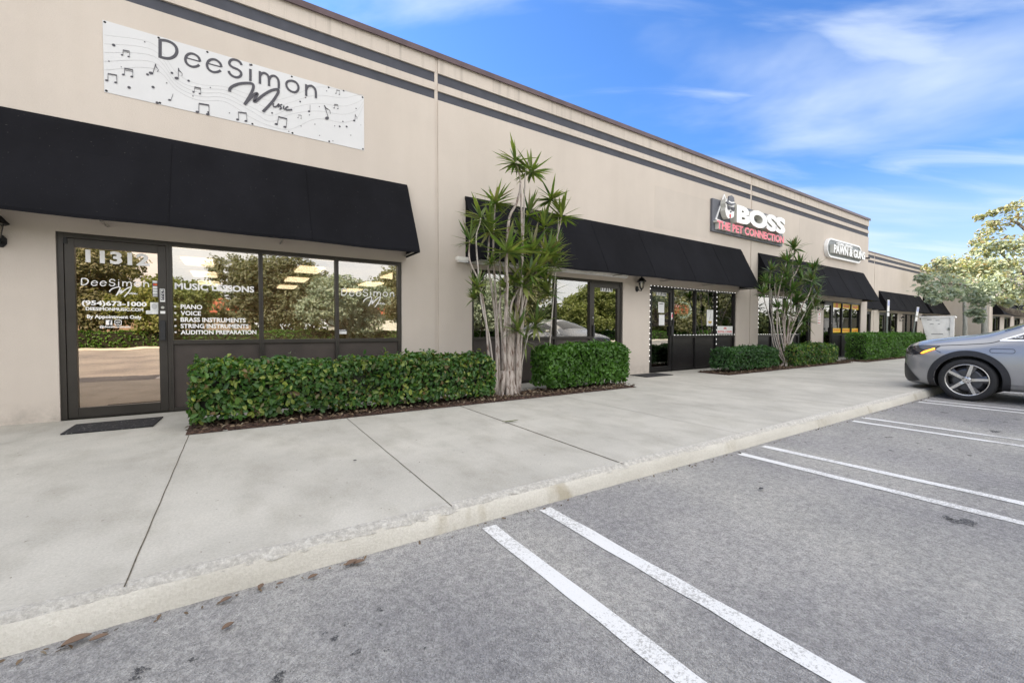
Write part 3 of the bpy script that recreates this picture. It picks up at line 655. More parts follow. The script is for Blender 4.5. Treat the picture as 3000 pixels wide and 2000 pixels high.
# ---- lettering on the first window
wv=SF[1]['w'][0][0]; m=MB(); x0,x1,z0,z1=tb(511.2,827.6,847.3,744.2); put_text(m,'MUSIC LESSONS',x0,x1,z0,z1,yt-.001,yt,.03); m.build('lettering',M['white'],wv)
for s,t,bt,r in (('PIANO',891.5,904.6,592.2),('VOICE',910.6,923.2,588.4),('BRASS INSTRUMENTS',929.6,942.4,719.7),('STRING INSTRUMENTS',948.4,960.9,728.2),('AUDITION PREPARATION',967.0,979.3,751)):
    x0,x1,z0,z1=tb(528.9,t-.3,bt+.3,r); m=MB(); put_text(m,s,x0,x1,z0,z1,yt-.001,yt,.028); m.build('lettering',M['white'],wv); m=MB(); m.disc(on_y(514,950,yt).x,(z0+z1)/2,yt-.001,.013); m.build('bullet_point',M['white'],wv)
wv=SF[1]['w'][2][0]; m=MB(); a=on_y(1001,844,yt); b=on_y(1153.4,860,yt); logo(m,a.x,b.x,a.z,yt-.001,.9); m.build('lettering',M['white'],wv)
x0,x1,z0,z1=tb(989,964.6,978.2,1015.3); MB().box(x0,x1,yt-.001,yt,z0,z1).build('alerts_sticker',M['paper'],wv); MB().box(x0,x1,yt-.003,yt-.0015,z1-.028,z1+.001).build('alerts_sticker',M['charcoal'],wv)
m=MB(); put_text(m,'ALERTS',x0+.02,x1-.02,z1-.022,z1-.006,yt-.005,yt-.0035,.02); m.build('alerts_sticker',M['white'],wv)
# ---- door numbers 11314 and 11316
for i,(l,t,bt,r,s) in ((2,(1759.4,836,853,1794,'11314')),(3,(1921.9,850.8,865,1952.6,'11316'))):
    x0,x1,z0,z1=tb(l,t,bt,r); d=SF[i]['door']; MB().box(x0,x1,yt-.001,yt,z0,z1).build('number_plate',M['paper'],d)
    m=MB(); put_text(m,s,x0+.012,x1-.012,z0+.012,z1-.012,yt-.003,yt-.0015,.035); m.build('number_plate',M['charcoal'],d)
wv=SF[2]['w'][2][0]; m=MB(); m.box(6.45,6.75,.05,.066,.78,.83); m.build('mail_slot',M['black'],wv)
# ================================================================ BANNER
p=on_y(306,66,-.005); q=on_y(1067,438,-.005); p2=on_y(300,273,-.005); q2=on_y(1067,279,-.005)
BX0,BX1=(p.x+p2.x)/2,q.x; BZ1=(p.z+q2.z)/2; BZ0=(p2.z+q.z)/2
BN=thing('banner','white banner with grey DeeSimon Music lettering and music notes, bolted above the first awning','banner',(BX0,-.003,BZ0))
MB().box(BX0,BX1,-.006,-.001,BZ0,BZ1).build('panel',M['banner'],BN)
m=MB(); b=on_y(*cr(700,157),-.006); e=on_y(*cr(1895,560),-.006); logo(m,b.x,e.x,on_y(*cr(690,157),-.006).z,-.0085,1.0); m.build('lettering',M['charcoal'],BN)
XS=[275,650,830,1000,1200,1400,1550,1700,1900,2100,2210,2262]
LN=[[138,207,430,515,535,600,640,610,538,560,590,597],[205,255,475,545,560,640,700,655,600,620,600,605],[272,300,500,577,590,690,755,700,662,683,655,625],[340,347,530,607,620,720,800,745,720,745,715,650],[407,395,560,638,650,770,835,860,780,808,770,680]]
m=MB()
for k,ys in enumerate(LN):
    P=[];
    for x,y in zip(XS,ys): v=on_y(*cr(x,y),-.006); P.append((min(v.x,BX1-.01),max(v.z,BZ0+.01)))
    m.ribbon([tuple(v) for v in spline(P,8)],.005,-.0072-.0002*k,.001)
m.build('staff_lines',M['grey_ink'],BN)
m=MB(); NY=[-.0125]
def np_(x,y): v=on_y(*cr(x,y),-.006); return v.x,v.z
def note(cx,cy,s,kind,tilt=0.):
    m=MB()
    x,z=np_(cx,cy); s=s*.0019; NY[0]-=.0; y=NY[0]; ct,st=math.cos(tilt),math.sin(tilt)
    T=lambda u,v:(x+u*ct-v*st,z+u*st+v*ct)
    if kind=='pair' or kind=='pair2':
        for u in (-.45,.45): c=T(u*s-.08*s,-.5*s); m.disc(c[0],c[1],y,.17*s,.12*s,12,.3+tilt)
        m.ribbon([T(-.41*s,-.5*s),T(-.38*s,.42*s)],.05*s,y-.0004); m.ribbon([T(.49*s,-.5*s),T(.49*s,.5*s)],.05*s,y-.0008); m.ribbon([T(-.40*s,.42*s),T(.51*s,.50*s)],.15*s,y-.0012)
        if kind=='pair2': m.ribbon([T(-.40*s,.18*s),T(.5*s,.26*s)],.06*s,y-.0016)
    else:
        c=T(-.15*s,-.5*s); m.disc(c[0],c[1],y,.2*s,.15*s,12,.3+tilt); m.ribbon([T(.0,-.5*s),T(.03*s,.7*s)],.05*s,y-.0004)
        if kind=='flag': m.ribbon([tuple(v) for v in spline([T(.03*s,.7*s),T(.12*s,.42*s),T(.36*s,.2*s),T(.32*s,-.12*s)],5)],[.09*s]*8+[.04*s]*8,y-.0008)
    m.build('music_note',M['charcoal'],BN)
for a in ((335,468,48,'pair'),(460,425,46,'pair2'),(442,279,36,'pair2'),(988,562,40,'pair2',-.03),(1035,703,66,'pair'),(1332,762,58,'pair',.05),(1635,802,66,'pair',-.1),(1772,764,24,'pair'),(2064,577,30,'pair'),(2050,686,32,'pair2',.1),
    (655,405,60,'flag',-.2),(842,440,60,'flag'),(792,620,42,'solo',-.25),(1850,704,44,'solo'),(1978,735,82,'flag',.35),(2195,775,46,'flag')): note(*a)
for cx,cy,r in ((348,217,7),(466,541,7),(650,539,7),(681,658,7),(607,442,6),(794,430,6),(922,490,6),(586,193,3),(312,340,3),(754,507,3),(955,606,3),(1088,541,3),(1234,736,3),(1561,736,5),(1775,649,5),(1816,618,4),(1978,568,3),(2108,566,5),(2203,702,4),(2102,801,4),(2078,839,6),(2131,840,6),(2040,835,3),(1888,822,3),(1782,836,3),(1688,877,3),(1924,908,3),(2026,950,3),(2163,906,3),(2240,828,2),(1922,687,3),(1846,751,3),(1072,730,5),(406,383,2)):
    x,z=np_(cx,cy); m=MB(); m.disc(x,z,-.0105,r*.0024,None,10); m.build('ink_dot',M['charcoal'],BN)
for t in np.linspace(0,1,7):
    for z in (BZ0+.02,BZ1-.02): MB().lathe([(.001,-.012),(.012,-.010),(.014,-.0065)],(BX0+.02+(BX1-BX0-.04)*t,0,z),8,'y').build('grommet',M['black'],BN)
# ================================================================ AWNINGS
def awning(x0,x1,label,yw=0.):
    t=thing('awning',label,'awning',((x0+x1)/2,yw,2.35),'black canvas awnings over the shopfronts')
    out=[(0,3.56),(-.012,3.575),(-.06,3.50),(-.22,3.16),(-.40,2.80),(-.53,2.53),(-.60,2.37),(-.602,2.33)]
    inn=[(-.590,2.33),(-.585,2.37),(-.515,2.53),(-.385,2.79),(-.205,3.14),(0,3.52)]
    ring=out+inn; nb_=max(1,round((x1-x0)/1.55)); nx=nb_*6; V=[];F=[]; k_=len(ring); rq=random.Random(int(x0*10))
    sg=[rq.uniform(.5,1.4) for _ in range(nb_)]
    for i in range(nx+1):
        x=x0+(x1-x0)*i/nx; u=(i/6)%1; s=math.sin(math.pi*u)**2*sg[min(i//6,nb_-1)]
        for jj,(y,z) in enumerate(ring):
            h=max(0,min(1,(3.56-z)/1.2)); bel=math.sin(math.pi*min(1,h)); V.append((x,y+yw-.002+.016*s*bel,z-.010*s*bel-(.010*s if z<2.4 else 0)))
    for i in range(nx):
        for jj in range(k_): j2=(jj+1)%k_; F.append((i*k_+jj,(i+1)*k_+jj,(i+1)*k_+j2,i*k_+j2))
    m=MB(); m.add(V,F+[tuple(range(k_)),tuple(nx*k_+q for q in range(k_-1,-1,-1))]); m.build('canvas',M['awning'],t)
    for i in range(1,nb_):
        x=x0+(x1-x0)*i/nb_; MB().tube([(x,y+yw-.004,z) for y,z in out[2:]],.0045,5).build('canvas_seam',M['awning'],t)
    side=[(y+yw-.003,z) for y,z in out[2:]+[(0,2.33)]]
    for a,b in ((x0+.012,x0+.02),(x1-.02,x1-.012)): MB().prism_x([(min(y,yw-.004)+.004 if y<yw-.1 else y,z) for y,z in [(yw-.004,3.52)]+[(y+yw+.012,z) for y,z in out[3:]]+[(yw-.004,2.33)]],a,b).build('end_panel',M['awning'],t)
    m=MB(); n=max(2,int((x1-x0)/1.6))
    for k in range(n+1):
        x=x0+.05+(x1-x0-.1)*k/n; m.tube([(x,yw-.57,2.36),(x,yw-.01,2.36)],.012,6); m.tube([(x,yw-.565,2.36),(x,yw-.37,2.78),(x,yw-.02,3.48)],.012,6)
    m.tube([(x0+.03,yw-.572,2.352),(x1-.03,yw-.572,2.352)],.012,6); m.build('frame',M['steel'],t); return t
awning(-6.95,2.54,'black awning below the white banner, over door 11312, nearest the camera')
awning(3.65,13.08,'long black awning behind the tall dracaena, spanning doors 11314 and 11316')
awning(14.12,22.86,'black awning under the pawn and guns sign, behind the smaller dracaena')
for a,b,l in ((23.6,32.7,'far black awning partly hidden behind the corner of the front building'),(33.75,41.92,'far black awning above the two parking signposts'),(42.65,47.24,'short far black awning above the white dumpster')): awning(a,b,l,2.6)
# ================================================================ SIGNS
BS=thing('shop_sign','slate shop sign with big white BOSS letters above pink THE PET CONNECTION','sign',(11.47,0,3.92))
MB().box(11.47,15.56,-.07,-.005,3.92,4.85).build('backboard',M['slate'],BS,bevel=.004)
m=MB(); put_text(m,'BOSS',12.38,15.30,4.24,4.77,-.27,-.072,.055,.98,0,0,1); m.build('lettering',[M['lettface'],M['cream']],BS)
m=MB(); put_text(m,'THE PET CONNECTION',11.52,15.40,3.975,4.215,-.19,-.072,.04,1.0,0,0,1); m.build('lettering',[M['pink'],M['cream']],BS)
m=MB(); m.ribbon([(11.62,4.27),(12.02,5.02),(12.47,4.20)],.06,-.10,.03,True); m.build('triangle_emblem',M['lettface'],BS)
hp=[(11.83,4.84),(11.80,4.72),(11.84,4.62),(11.80,4.52),(11.84,4.42),(11.90,4.34),(11.98,4.30),(12.08,4.34),(12.16,4.34),(12.26,4.40),(12.28,4.56),(12.24,4.66),(12.30,4.76),(12.24,4.86),(12.05,4.90)]
m=MB(); m.prism_y(hp,-.25,-.10); 
for f in range(len(m.mi)): m.mi[f]=1 if f>1 else 0
m.build('dog_head_emblem',[M['lettface'],M['cream']],BS)
m=MB(); m.prism_y([(11.80,4.74),(11.92,4.69),(12.12,4.69),(12.30,4.76),(12.22,4.78),(12.18,4.93),(12.06,4.97),(11.93,4.93),(11.90,4.78)],-.29,-.252); m.build('hat_emblem',M['slate'],BS)
m=MB(); m.ribbon([(11.90,4.775),(12.05,4.755),(12.20,4.785)],.035,-.295,.004); m.build('hat_band_emblem',M['lettface'],BS)
m=MB(); m.prism_y([(11.90,4.66),(12.05,4.645),(12.04,4.56),(11.93,4.55)],-.275,-.252); m.prism_y([(12.10,4.645),(12.26,4.66),(12.24,4.55),(12.11,4.56)],-.275,-.252); m.box(12.04,12.11,-.27,-.252,4.62,4.64); m.build('sunglasses_emblem',M['charcoal'],BS)
m=MB(); m.disc(12.08,4.51,-.262,.035,.025,10,0,.01); m.build('nose_emblem',M['charcoal'],BS); m=MB(); m.prism_y([(12.03,4.44),(12.09,4.44),(12.09,4.36),(12.06,4.33),(12.03,4.36)],-.262,-.252); m.build('tongue_emblem',M['red'],BS)
PS=thing('shop_sign','grey pill shaped shop sign with raised white PAWN & GUNS letters','sign',(20.5,0,3.92))
MB().prism_y(rrect(18.95,22.25,3.93,4.60,.32,7),-.10,-.005).build('panel',M['rim_grey'],PS)
m=MB(); m.ribbon(rrect(18.95,22.25,3.93,4.60,.32,7),.055,-.125,.12,True); m.build('rim',M['lettface'],PS)
m=MB(); put_text(m,'PAWN & GUNS',19.2,22.3,4.05,4.38,-.24,-.102,.03,1.,0,0,1); m.build('lettering',[M['lettface'],M['cream']],PS)
m=MB(); put_text(m,'CORAL SPRINGS',19.75,21.2,4.42,4.53,-.16,-.102,.02); m.build('lettering',M['lettface'],PS)
cmb=thing('security_camera','small black security camera on the wall right of the pawn sign','camera',(22.75,0,4.2)); MB().box(22.72,22.78,-.06,-.002,4.15,4.25).build('bracket',M['black'],cmb); MB().tube([(22.75,-.05,4.2),(22.75,-.26,4.17)],.035,8).build('housing',M['black'],cmb)
# ================================================================ WALL LANTERNS
def lantern(x,yw,label,z=2.05):
    t=thing('wall_lantern',label,'wall lamp',(x,yw,z),'black coach lanterns between the shop doors')
    yl=yw-.15
    o=[(.055*math.cos(R_(22.5+45*k)),.075*math.sin(R_(22.5+45*k))) for k in range(8)]
    MB().prism_y([(x+a,z+.06+b) for a,b in o],yw-.022,yw-.001).build('back_plate',M['black'],t,bevel=.003)
    MB().tube([(x,yw-.02,z+.06),(x,yw-.08,z+.02),(x,yl,z+.01),(x,yl,z+.05)],.011,8).build('arm',M['black'],t,smooth=True)
    n=6
    m=MB(); m.lathe([(.001,z+.02),(.018,z+.03),(.03,z+.05),(.045,z+.06),(.045,z+.07),(.001,z+.07)],(x,yl,0),n); 
    for k in range(n):
        a=2*math.pi*k/n; m.tube([(x+.043*math.cos(a),yl+.043*math.sin(a),z+.07),(x+.072*math.cos(a),yl+.072*math.sin(a),z+.24)],.005,4)
    m.build('cage',M['black'],t)
    MB().lathe([(.001,z+.071),(.038,z+.071),(.066,z+.238),(.001,z+.238)],(x,yl,0),n).build('glass',M['lampglass'],t)
    MB().lathe([(.001,z+.10),(.02,z+.12),(.026,z+.16),(.018,z+.20),(.001,z+.21)],(x,yl,0),8).build('bulb',M['bulb'],t,smooth=True)
    MB().lathe([(.001,z+.24),(.115,z+.225),(.118,z+.235),(.085,z+.275),(.055,z+.315),(.022,z+.33),(.014,z+.35),(.020,z+.362),(.001,z+.38)],(x,yl,0),n).build('lamp_roof',M['black'],t)
    return t
lantern(-2.16,0,'black wall lantern cut by the left photo edge, left of door 11312',2.02)
lantern(8.40,0,'black wall lantern between doors 11314 and 11316')
lantern(18.55,0,'black wall lantern above the red and white notice, right of the smaller dracaena',1.86)
lantern(37.8,2.6,'far black wall lantern between two windows, between the parking signposts',1.72)
lantern(42.2,2.6,'far black wall lantern above the left end of the white dumpster',1.9)
# fluorescent fixtures
for i,(a,b,l) in enumerate(((3.44,5.85,'white strip light under the awning behind the tall dracaena'),(5.87,7.95,'white strip light under the awning, above door 11314'))):
    t=thing('strip_light',l,'light fixture',((a+b)/2,0,2.33),'white strip lights over shop 11314'); MB().box(a,b,-.13,-.03,2.36,2.43).build('housing',M['tube'],t,bevel=.004); MB().box(a+.02,b-.02,-.12,-.04,2.335,2.359).build('diffuser',M['lettface'],t)
    MB().box(a+.3,a+.36,-.03,-.001,2.37,2.42).box(b-.36,b-.3,-.03,-.001,2.37,2.42).build('bracket',M['steel'],t)
# ================================================================ LIGHT STRINGS, NEON, NOTICES
def led(runs,label,lab='light_string'):
    t=thing(lab,label,'string lights',runs[0][0]); nb=0; c=MB()
    for a,b in runs:
        a,b=Vector(a),Vector(b); n=max(2,int((b-a).length/.135)); c.tube([a,b],.003,4)
        for k in range(n+1):
            p=a.lerp(b,k/n)
            if nb<100: MB().tube([p+Vector((-.013,-.006,0)),p+Vector((.013,-.006,0))] if abs(b.z-a.z)<.1 else [p+Vector((0,-.006,-.014)),p+Vector((0,-.006,.014))],.0055,6).build('bulb',M['led'],t)
            nb+=1
    c.build('cord',M['black'],t)
led([((8.96,.022,2.232),(12.86,.022,2.232)),((11.905,.022,2.20),(11.905,.022,.42)),((8.93,.022,2.15),(8.93,.022,.3)),((9.95,.022,.965),(12.86,.022,.965))],'string of small white lights framing the windows of shop 11316')
led([((14.28,.022,2.232),(17.96,.022,2.232)),((14.26,.022,2.15),(14.26,.022,1.2)),((14.3,.022,.965),(17.0,.022,.965))],'string of small white lights on the window frame behind the smaller dracaena')
def neon():
    a=on_y(1976.7,893,.105); b=on_y(2016.4,919.8,.105); x0,x1=a.x,b.x; z1=a.z; z0=on_y(1976.7,919,.105).z; c=on_y(1999.2,906.9,.105); e=on_y(2025,906.9,.105)
    t=thing('open_sign','neon OPEN sign with red letters inside a white oval, in the window of shop 11316','neon sign',(c.x,.105,z0))
    w_=(x1-x0)/4; m=MB(); T=lambda pts:m.tube([(x0+u,.105,z0+v) for u,v in pts],.010,6)
    H=z1-z0; g=.16*w_
    T([(w_*.42+.34*w_*math.cos(k),H/2+H/2*math.sin(k)) for k in np.linspace(0,2*math.pi,17)])
    T([(w_+g,0),(w_+g,H),(w_*1.75,H),(w_*1.85,H*.75),(w_*1.75,H*.48),(w_+g,H*.48)])
    T([(2.85*w_,0),(2*w_+g,0),(2*w_+g,H),(2.85*w_,H)]); T([(2*w_+g,H*.52),(2.75*w_,H*.52)])
    T([(3*w_+g,0),(3*w_+g,H),(3.88*w_,0),(3.88*w_,H)]); m.build('red_tube',M['neon_r'],t)
    rx=e.x-c.x; rz=on_y(1999.2,884.5,.105).z-c.z
    MB().tube([(c.x+rx*math.cos(k),.108,c.z+rz*math.sin(k)) for k in np.linspace(-math.pi*.56,math.pi*.56,22)],.014,6).build('white_tube',M['neon_w'],t)
    MB().prism_y([(c.x+rx*1.05*math.cos(k),c.z+rz*1.08*math.sin(k)) for k in np.linspace(0,2*math.pi,25)[:-1]],.135,.145).build('backing',M['charcoal'],t)
neon()
def notice(l,t,r,b,y,label,marks=(),name='notice',cat='notice',mat='paper',group=None,txt=None):
    x0,x1,z0,z1=tb(l,t,b,r,y); th=thing(name,label,cat,((x0+x1)/2,y,z0),group); MB().box(x0,x1,y-.001,y+.001,z0,z1).build('sheet',M[mat],th)
    for (u0,u1,v0,v1,mk) in marks: m=MB(); m.box(x0+(x1-x0)*u0,x0+(x1-x0)*u1,y-.003,y-.0015,z0+(z1-z0)*v0,z0+(z1-z0)*v1); m.build('print',M[mk],th)
    if txt:
        for s,u0,u1,v0,v1,mk in txt: m=MB(); put_text(m,s,x0+(x1-x0)*u0,x0+(x1-x0)*u1,z0+(z1-z0)*v0,z0+(z1-z0)*v1,y-.003,y-.0015,.02); m.build('print',M[mk],th)
    return th
lines=[(.14,.86,.08+.11*k,.10+.11*k,'grey_ink') for k in range(6)]
notice(1928.8,884.7,1946,915.5,.0755,'upper white paper notice taped to the glass of door 11316',lines+[(.15,.85,.80,.88,'charcoal')],group='paper notices on door 11316')
notice(1930.6,921.4,1946.7,953,.0755,'lower white paper notice with thin border taped to the glass of door 11316',lines+[(.08,.92,.93,.95,'charcoal'),(.08,.92,.03,.05,'charcoal')],group='paper notices on door 11316')
notice(2071,907.4,2089.6,954,.0755,'tall white poster with a grey diagonal shape and gold bowl, beside the OPEN sign',[(.25,.75,.90,.93,'grey_ink'),(.22,.78,.20,.30,'gold'),(.30,.70,.14,.20,'gold'),(.42,.52,.34,.58,'grey_ink'),(.52,.62,.5,.76,'grey_ink'),(.2,.8,.05,.08,'grey_ink')],'poster','poster')
notice(1966.5,915.5,1971.8,933.7,.04,'small pink and white tag on the stile of door 11316',[(.2,.8,.2,.8,'pink')],'door_tag','tag')
notice(2101.5,955,2146,977.5,.020,'white card with a red crown and ROYAL CANIN lettering standing in the window corner',[(.40,.60,.62,.68,'red'),(.42,.46,.68,.82,'red'),(.48,.52,.68,.86,'red'),(.54,.58,.68,.82,'red')],'window_card','sign',txt=[('ROYAL CANIN',.05,.95,.12,.42,'red')])
notice(2395.6,915.5,2404.6,949,-.004,'white wall notice with red text lines below the lantern right of the smaller dracaena',[(.35,.65,.80,.93,'red'),(.1,.9,.66,.69,'red'),(.15,.85,.50,.54,'red'),(.1,.9,.34,.38,'red'),(.15,.85,.22,.25,'red'),(.1,.9,.06,.12,'red')])
for i,(l,r,tt,s,nm) in enumerate(((2440.0,2463.5,886.5,'JEWELRY','left'),(2468.3,2490.5,889.2,'PHONES','middle'),(2495.5,2515.6,892,'GAMES','right'))):
    notice(l,tt,r,tt+14.3,.0755,f'yellow sign at the top of the {nm} window of the pawn shop',[(.15,.85,.3,.7,'orange')] if i else [(.35,.62,.05,.95,'orange')],'window_sign','sign','yellow','yellow signs in the pawn shop windows')
    notice(l,961.2+.2*i,r,974,.0755,f'yellow sign with orange lettering at the bottom of the {nm} window of the pawn shop',(),'window_sign','sign','yellow','yellow signs in the pawn shop windows',txt=[(s,.07,.93,.22,.78,'orange')])
# ================================================================ DOORMATS
def doormat(c,label):
    t=thing('doormat',label,'doormat',(*c[0],0),'black rubber doormats'); n=len(c)
    vs=[(x,y,.004) for x,y in c]+[(x,y,.016) for x,y in c]; MB().add(vs,[tuple(range(n))[::-1],tuple(range(n,2*n))]+[(i,(i+1)%n,(i+1)%n+n,i+n) for i in range(n)]).build('rubber_sheet',M['mat'],t)
doormat([(-1.50,-.96),(-.76,-.98),(-.73,-.40),(-1.50,-.42)],'black rubber doormat with pale specks in front of door 11312')
doormat([(8.02,-.66),(8.98,-.66),(8.98,-.14),(8.02,-.14)],'plain black doormat in front of door 11316')
# ================================================================ FAR BUILDINGS
B2=thing('strip_mall_building','set back beige shop building beyond the corner, behind the parking signposts','building',(36,8,0))
OP2=[(25.6,28.9,'L'),(29.2,32.6,'R'),(33.95,37.35,'L'),(38.3,41.6,'R'),(43.0,46.4,'L')]
wall_mb(23.42,47.9,OP2,2.6,[(32.98,33.04),(43.9,43.96)],5.80).build('wall',M['stucco'],B2)
for z0,z1 in ((5.18,5.34),(5.47,5.65)):
    MB().box(23.43,47.9,2.625,2.8,z0+.001,z1-.001).build('stripe_band',M['stripe'],B2)
MB().box(23.43,48,2.56,2.9,5.80,5.85).build('roof_cap',M['cap'],B2); MB().box(23.43,48,2.9,16,5.3,5.5).build('roof',M['roof'],B2)
for a,b,s in OP2: storefront(B2,a,b,s,2.6,'bronze_dark','kick_dark',detail=False,bays=3)
X3=48.0; Y3=.06
B3=thing('strip_mall_building','farthest beige shop building with a blank side wall, right of the white dumpster','building',(54,6,0))
OP3=[(49.2,52.0,'L'),(53.6,56.2,'L'),(58.0,60.8,'L'),(62.6,65.4,'R'),(67.0,70,'L')]
wall_mb(X3,80,OP3,Y3,[],5.2 if 0 else 5.93).build('wall',M['stucco'],B3)
for z0,z1 in ((5.18,5.34),(5.47,5.65)): MB().box(X3+.001,80,Y3+.025,Y3+.2,z0+.001,z1-.001).build('stripe_band',M['stripe'],B3)
MB().box(X3,X3+.25,Y3+.25,16,0,5.93).build('side_wall',M['stucco'],B3); MB().box(X3-.05,80,Y3-.04,Y3+.3,5.93,5.98).build('roof_cap',M['cap'],B3); MB().box(X3,80,Y3+.3,16,5.3,5.5).build('roof',M['roof'],B3)
for a,b,s in OP3: storefront(B3,a,b,s,Y3,'bronze_dark','kick_dark',detail=False,bays=2)
for a,b,l in ((49.1,56.6,'distant black awning behind the tree branch, first on the farthest building'),(57.6,65.8,'distant black awning at the right photo edge, on the farthest building')): awning(a,b,l,Y3)
# ================================================================ HEDGES
def hedge(x0,x1,y0,y1,z0,z1,n,size,mat,label,seed,stems=True,thing_name='hedge',group='clipped hedges along the shopfronts'):
    r=np.random.default_rng(seed); t=thing(thing_name,label,'hedge',((x0+x1)/2,(y0+y1)/2,0),group)
    lx,ly,lz=x1-x0,y1-y0,z1-z0; A=np.array([lx*lz,lx*ly,ly*lz,ly*lz,lx*lz*.5]); pr=A/A.sum(); f=r.choice(5,n,p=pr); u=r.uniform(0,1,n); v=r.uniform(0,1,n); P=np.zeros((n,3)); Nn=np.zeros((n,3))
    S={0:((u,0*u,v),(0,-1,.25)),1:((u,v,0*u+1),(0,-.15,1)),2:((0*u,u,v),(-1,0,.25)),3:((0*u+1,u,v),(1,0,.25)),4:((u,0*u+1,v),(0,1,.25))}
    for k,(c,nn) in S.items():
        q=f==k; P[q]=np.stack([c[0][q],c[1][q],c[2][q]],1); Nn[q]=nn
    # rounded box, narrowing to the ground, lumpy skin
    c=P*2-1; rad=.10
    wx=lambda X,s:(np.sin(X*3.1+s)+np.sin(X*7.3+s*2)*.6+np.sin(X*13.7+s*3)*.35)
    Wd=np.array([x0,y0,z0])+P*np.array([lx,ly,lz])
    bulge=.020*wx(Wd[:,0]+Wd[:,2]*1.3,seed)+.014*wx(Wd[:,2]*2+Wd[:,1],seed+1)
    taper=np.where(P[:,2]<.35,(.35-P[:,2])*.22,0)
    for ax,ll in ((0,lx),(1,ly)):
        sgn=np.sign(c[:,ax]); edge=np.maximum(0,np.abs(c[:,ax])*ll/2-(ll/2-rad)); topz=np.maximum(0,Wd[:,2]-(z1-rad)); cut=np.minimum(edge,topz)*.45; Wd[:,ax]-=sgn*cut; Wd[:,2]-=cut*.6*(ax==1)
        Wd[:,ax]-=sgn*np.where(np.abs(c[:,ax])>.9,taper*.25,0)
    Wd+=Nn*(bulge[:,None]+np.where(r.uniform(0,1,n)<.035,r.uniform(.01,.05,n),r.uniform(-.07,.012,n))[:,None]); 
    shoot=(f==1)&(r.uniform(0,1,n)<.02); Wd[shoot,2]+=r.uniform(.03,.09,shoot.sum())
    hang=(P[:,2]<.12)&(r.uniform(0,1,n)<.4); Wd[hang,2]+=r.uniform(0,.1,hang.sum())
    V,F=leaves(Wd,Nn,size,r,asp=.52,fold=.35,jit=.75); npmesh('foliage',V,F,M[mat],t)
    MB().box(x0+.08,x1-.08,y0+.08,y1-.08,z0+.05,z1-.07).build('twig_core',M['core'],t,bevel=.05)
    if stems:
        m=MB(); q=random.Random(seed)
        for k in range(int(lx/.22)):
            x=x0+.15+(lx-.3)*q.random(); y=y0+.12+(ly-.24)*q.random(); m.tube([(x,y,0),(x+q.uniform(-.04,.04),y+q.uniform(-.03,.03),z0+.12)],[.012,.008],5)
        m.build('stem',M['twig'],t)
    return t
hedge(-.40,3.42,-1.50,-.98,.09,.70,10500,.070,'hedge','long dark green hedge with yellow flecks, in front of the windows of shop 11312',11)
hedge(4.55,6.52,-1.42,-.90,.10,.80,6500,.078,'hedge2','bright green glossy hedge right of the tall dracaena trunks, below door 11314',12)
hedge(10.35,12.8,-1.30,-.75,.10,.62,6500,.062,'hedge3','low dark hedge left of the smaller dracaena',13)
hedge(13.75,16.7,-1.32,-.78,.06,.66,6500,.065,'hedge','low hedge right of the smaller dracaena, below the lantern',14)
hedge(18.6,25.6,-1.50,-.85,.05,.98,16000,.062,'hedge2','tall long hedge in front of the pawn shop corner, left of the dumpster',15)
hedge(36.5,47.2,.9,1.7,.0,.62,3500,.12,'hedge3','low dark hedge along the blank side wall behind the car bonnet',16,False)
# ================================================================ DRACAENAS
def blade_head(name,R,n,seed,mat,squash=1.):
    r=random.Random(seed); V=[];F=[]
    for k in range(n):
        az=r.uniform(0,2*math.pi); el=math.asin(r.uniform(-.25,1.0)) if r.random()>.025 else r.uniform(-1.3,-.6); Ls=R*r.uniform(.75,1.1)*(1 if el>0 else .85); wd=.0175*r.uniform(.8,1.25)*R/.3
        d=Vector((math.cos(az)*math.cos(el),math.sin(az)*math.cos(el),math.sin(el))); s=Vector((-math.sin(az),math.cos(az),0)); droop=r.uniform(.02,.22)*(1.2-el*.6)
        b=len(V); base=Vector((0,0,-.05+.06*r.random()*(el>.3)))
        for i,t in enumerate((0,.3,.65,1.)):
            p=base+d*(Ls*t)+Vector((0,0,-droop*Ls*t*t)); w_=(wd*.5,wd,wd*.75,wd*.04)[i]
            V+=[tuple(p-s*w_),tuple(p+s*w_)]
        for i in range(3): F.append((b+2*i,b+2*i+1,b+2*i+3,b+2*i+2))
    me=bpy.data.meshes.new(name); me.from_pydata(V,[],F); me.materials.append(M[mat]); me.update(); return me
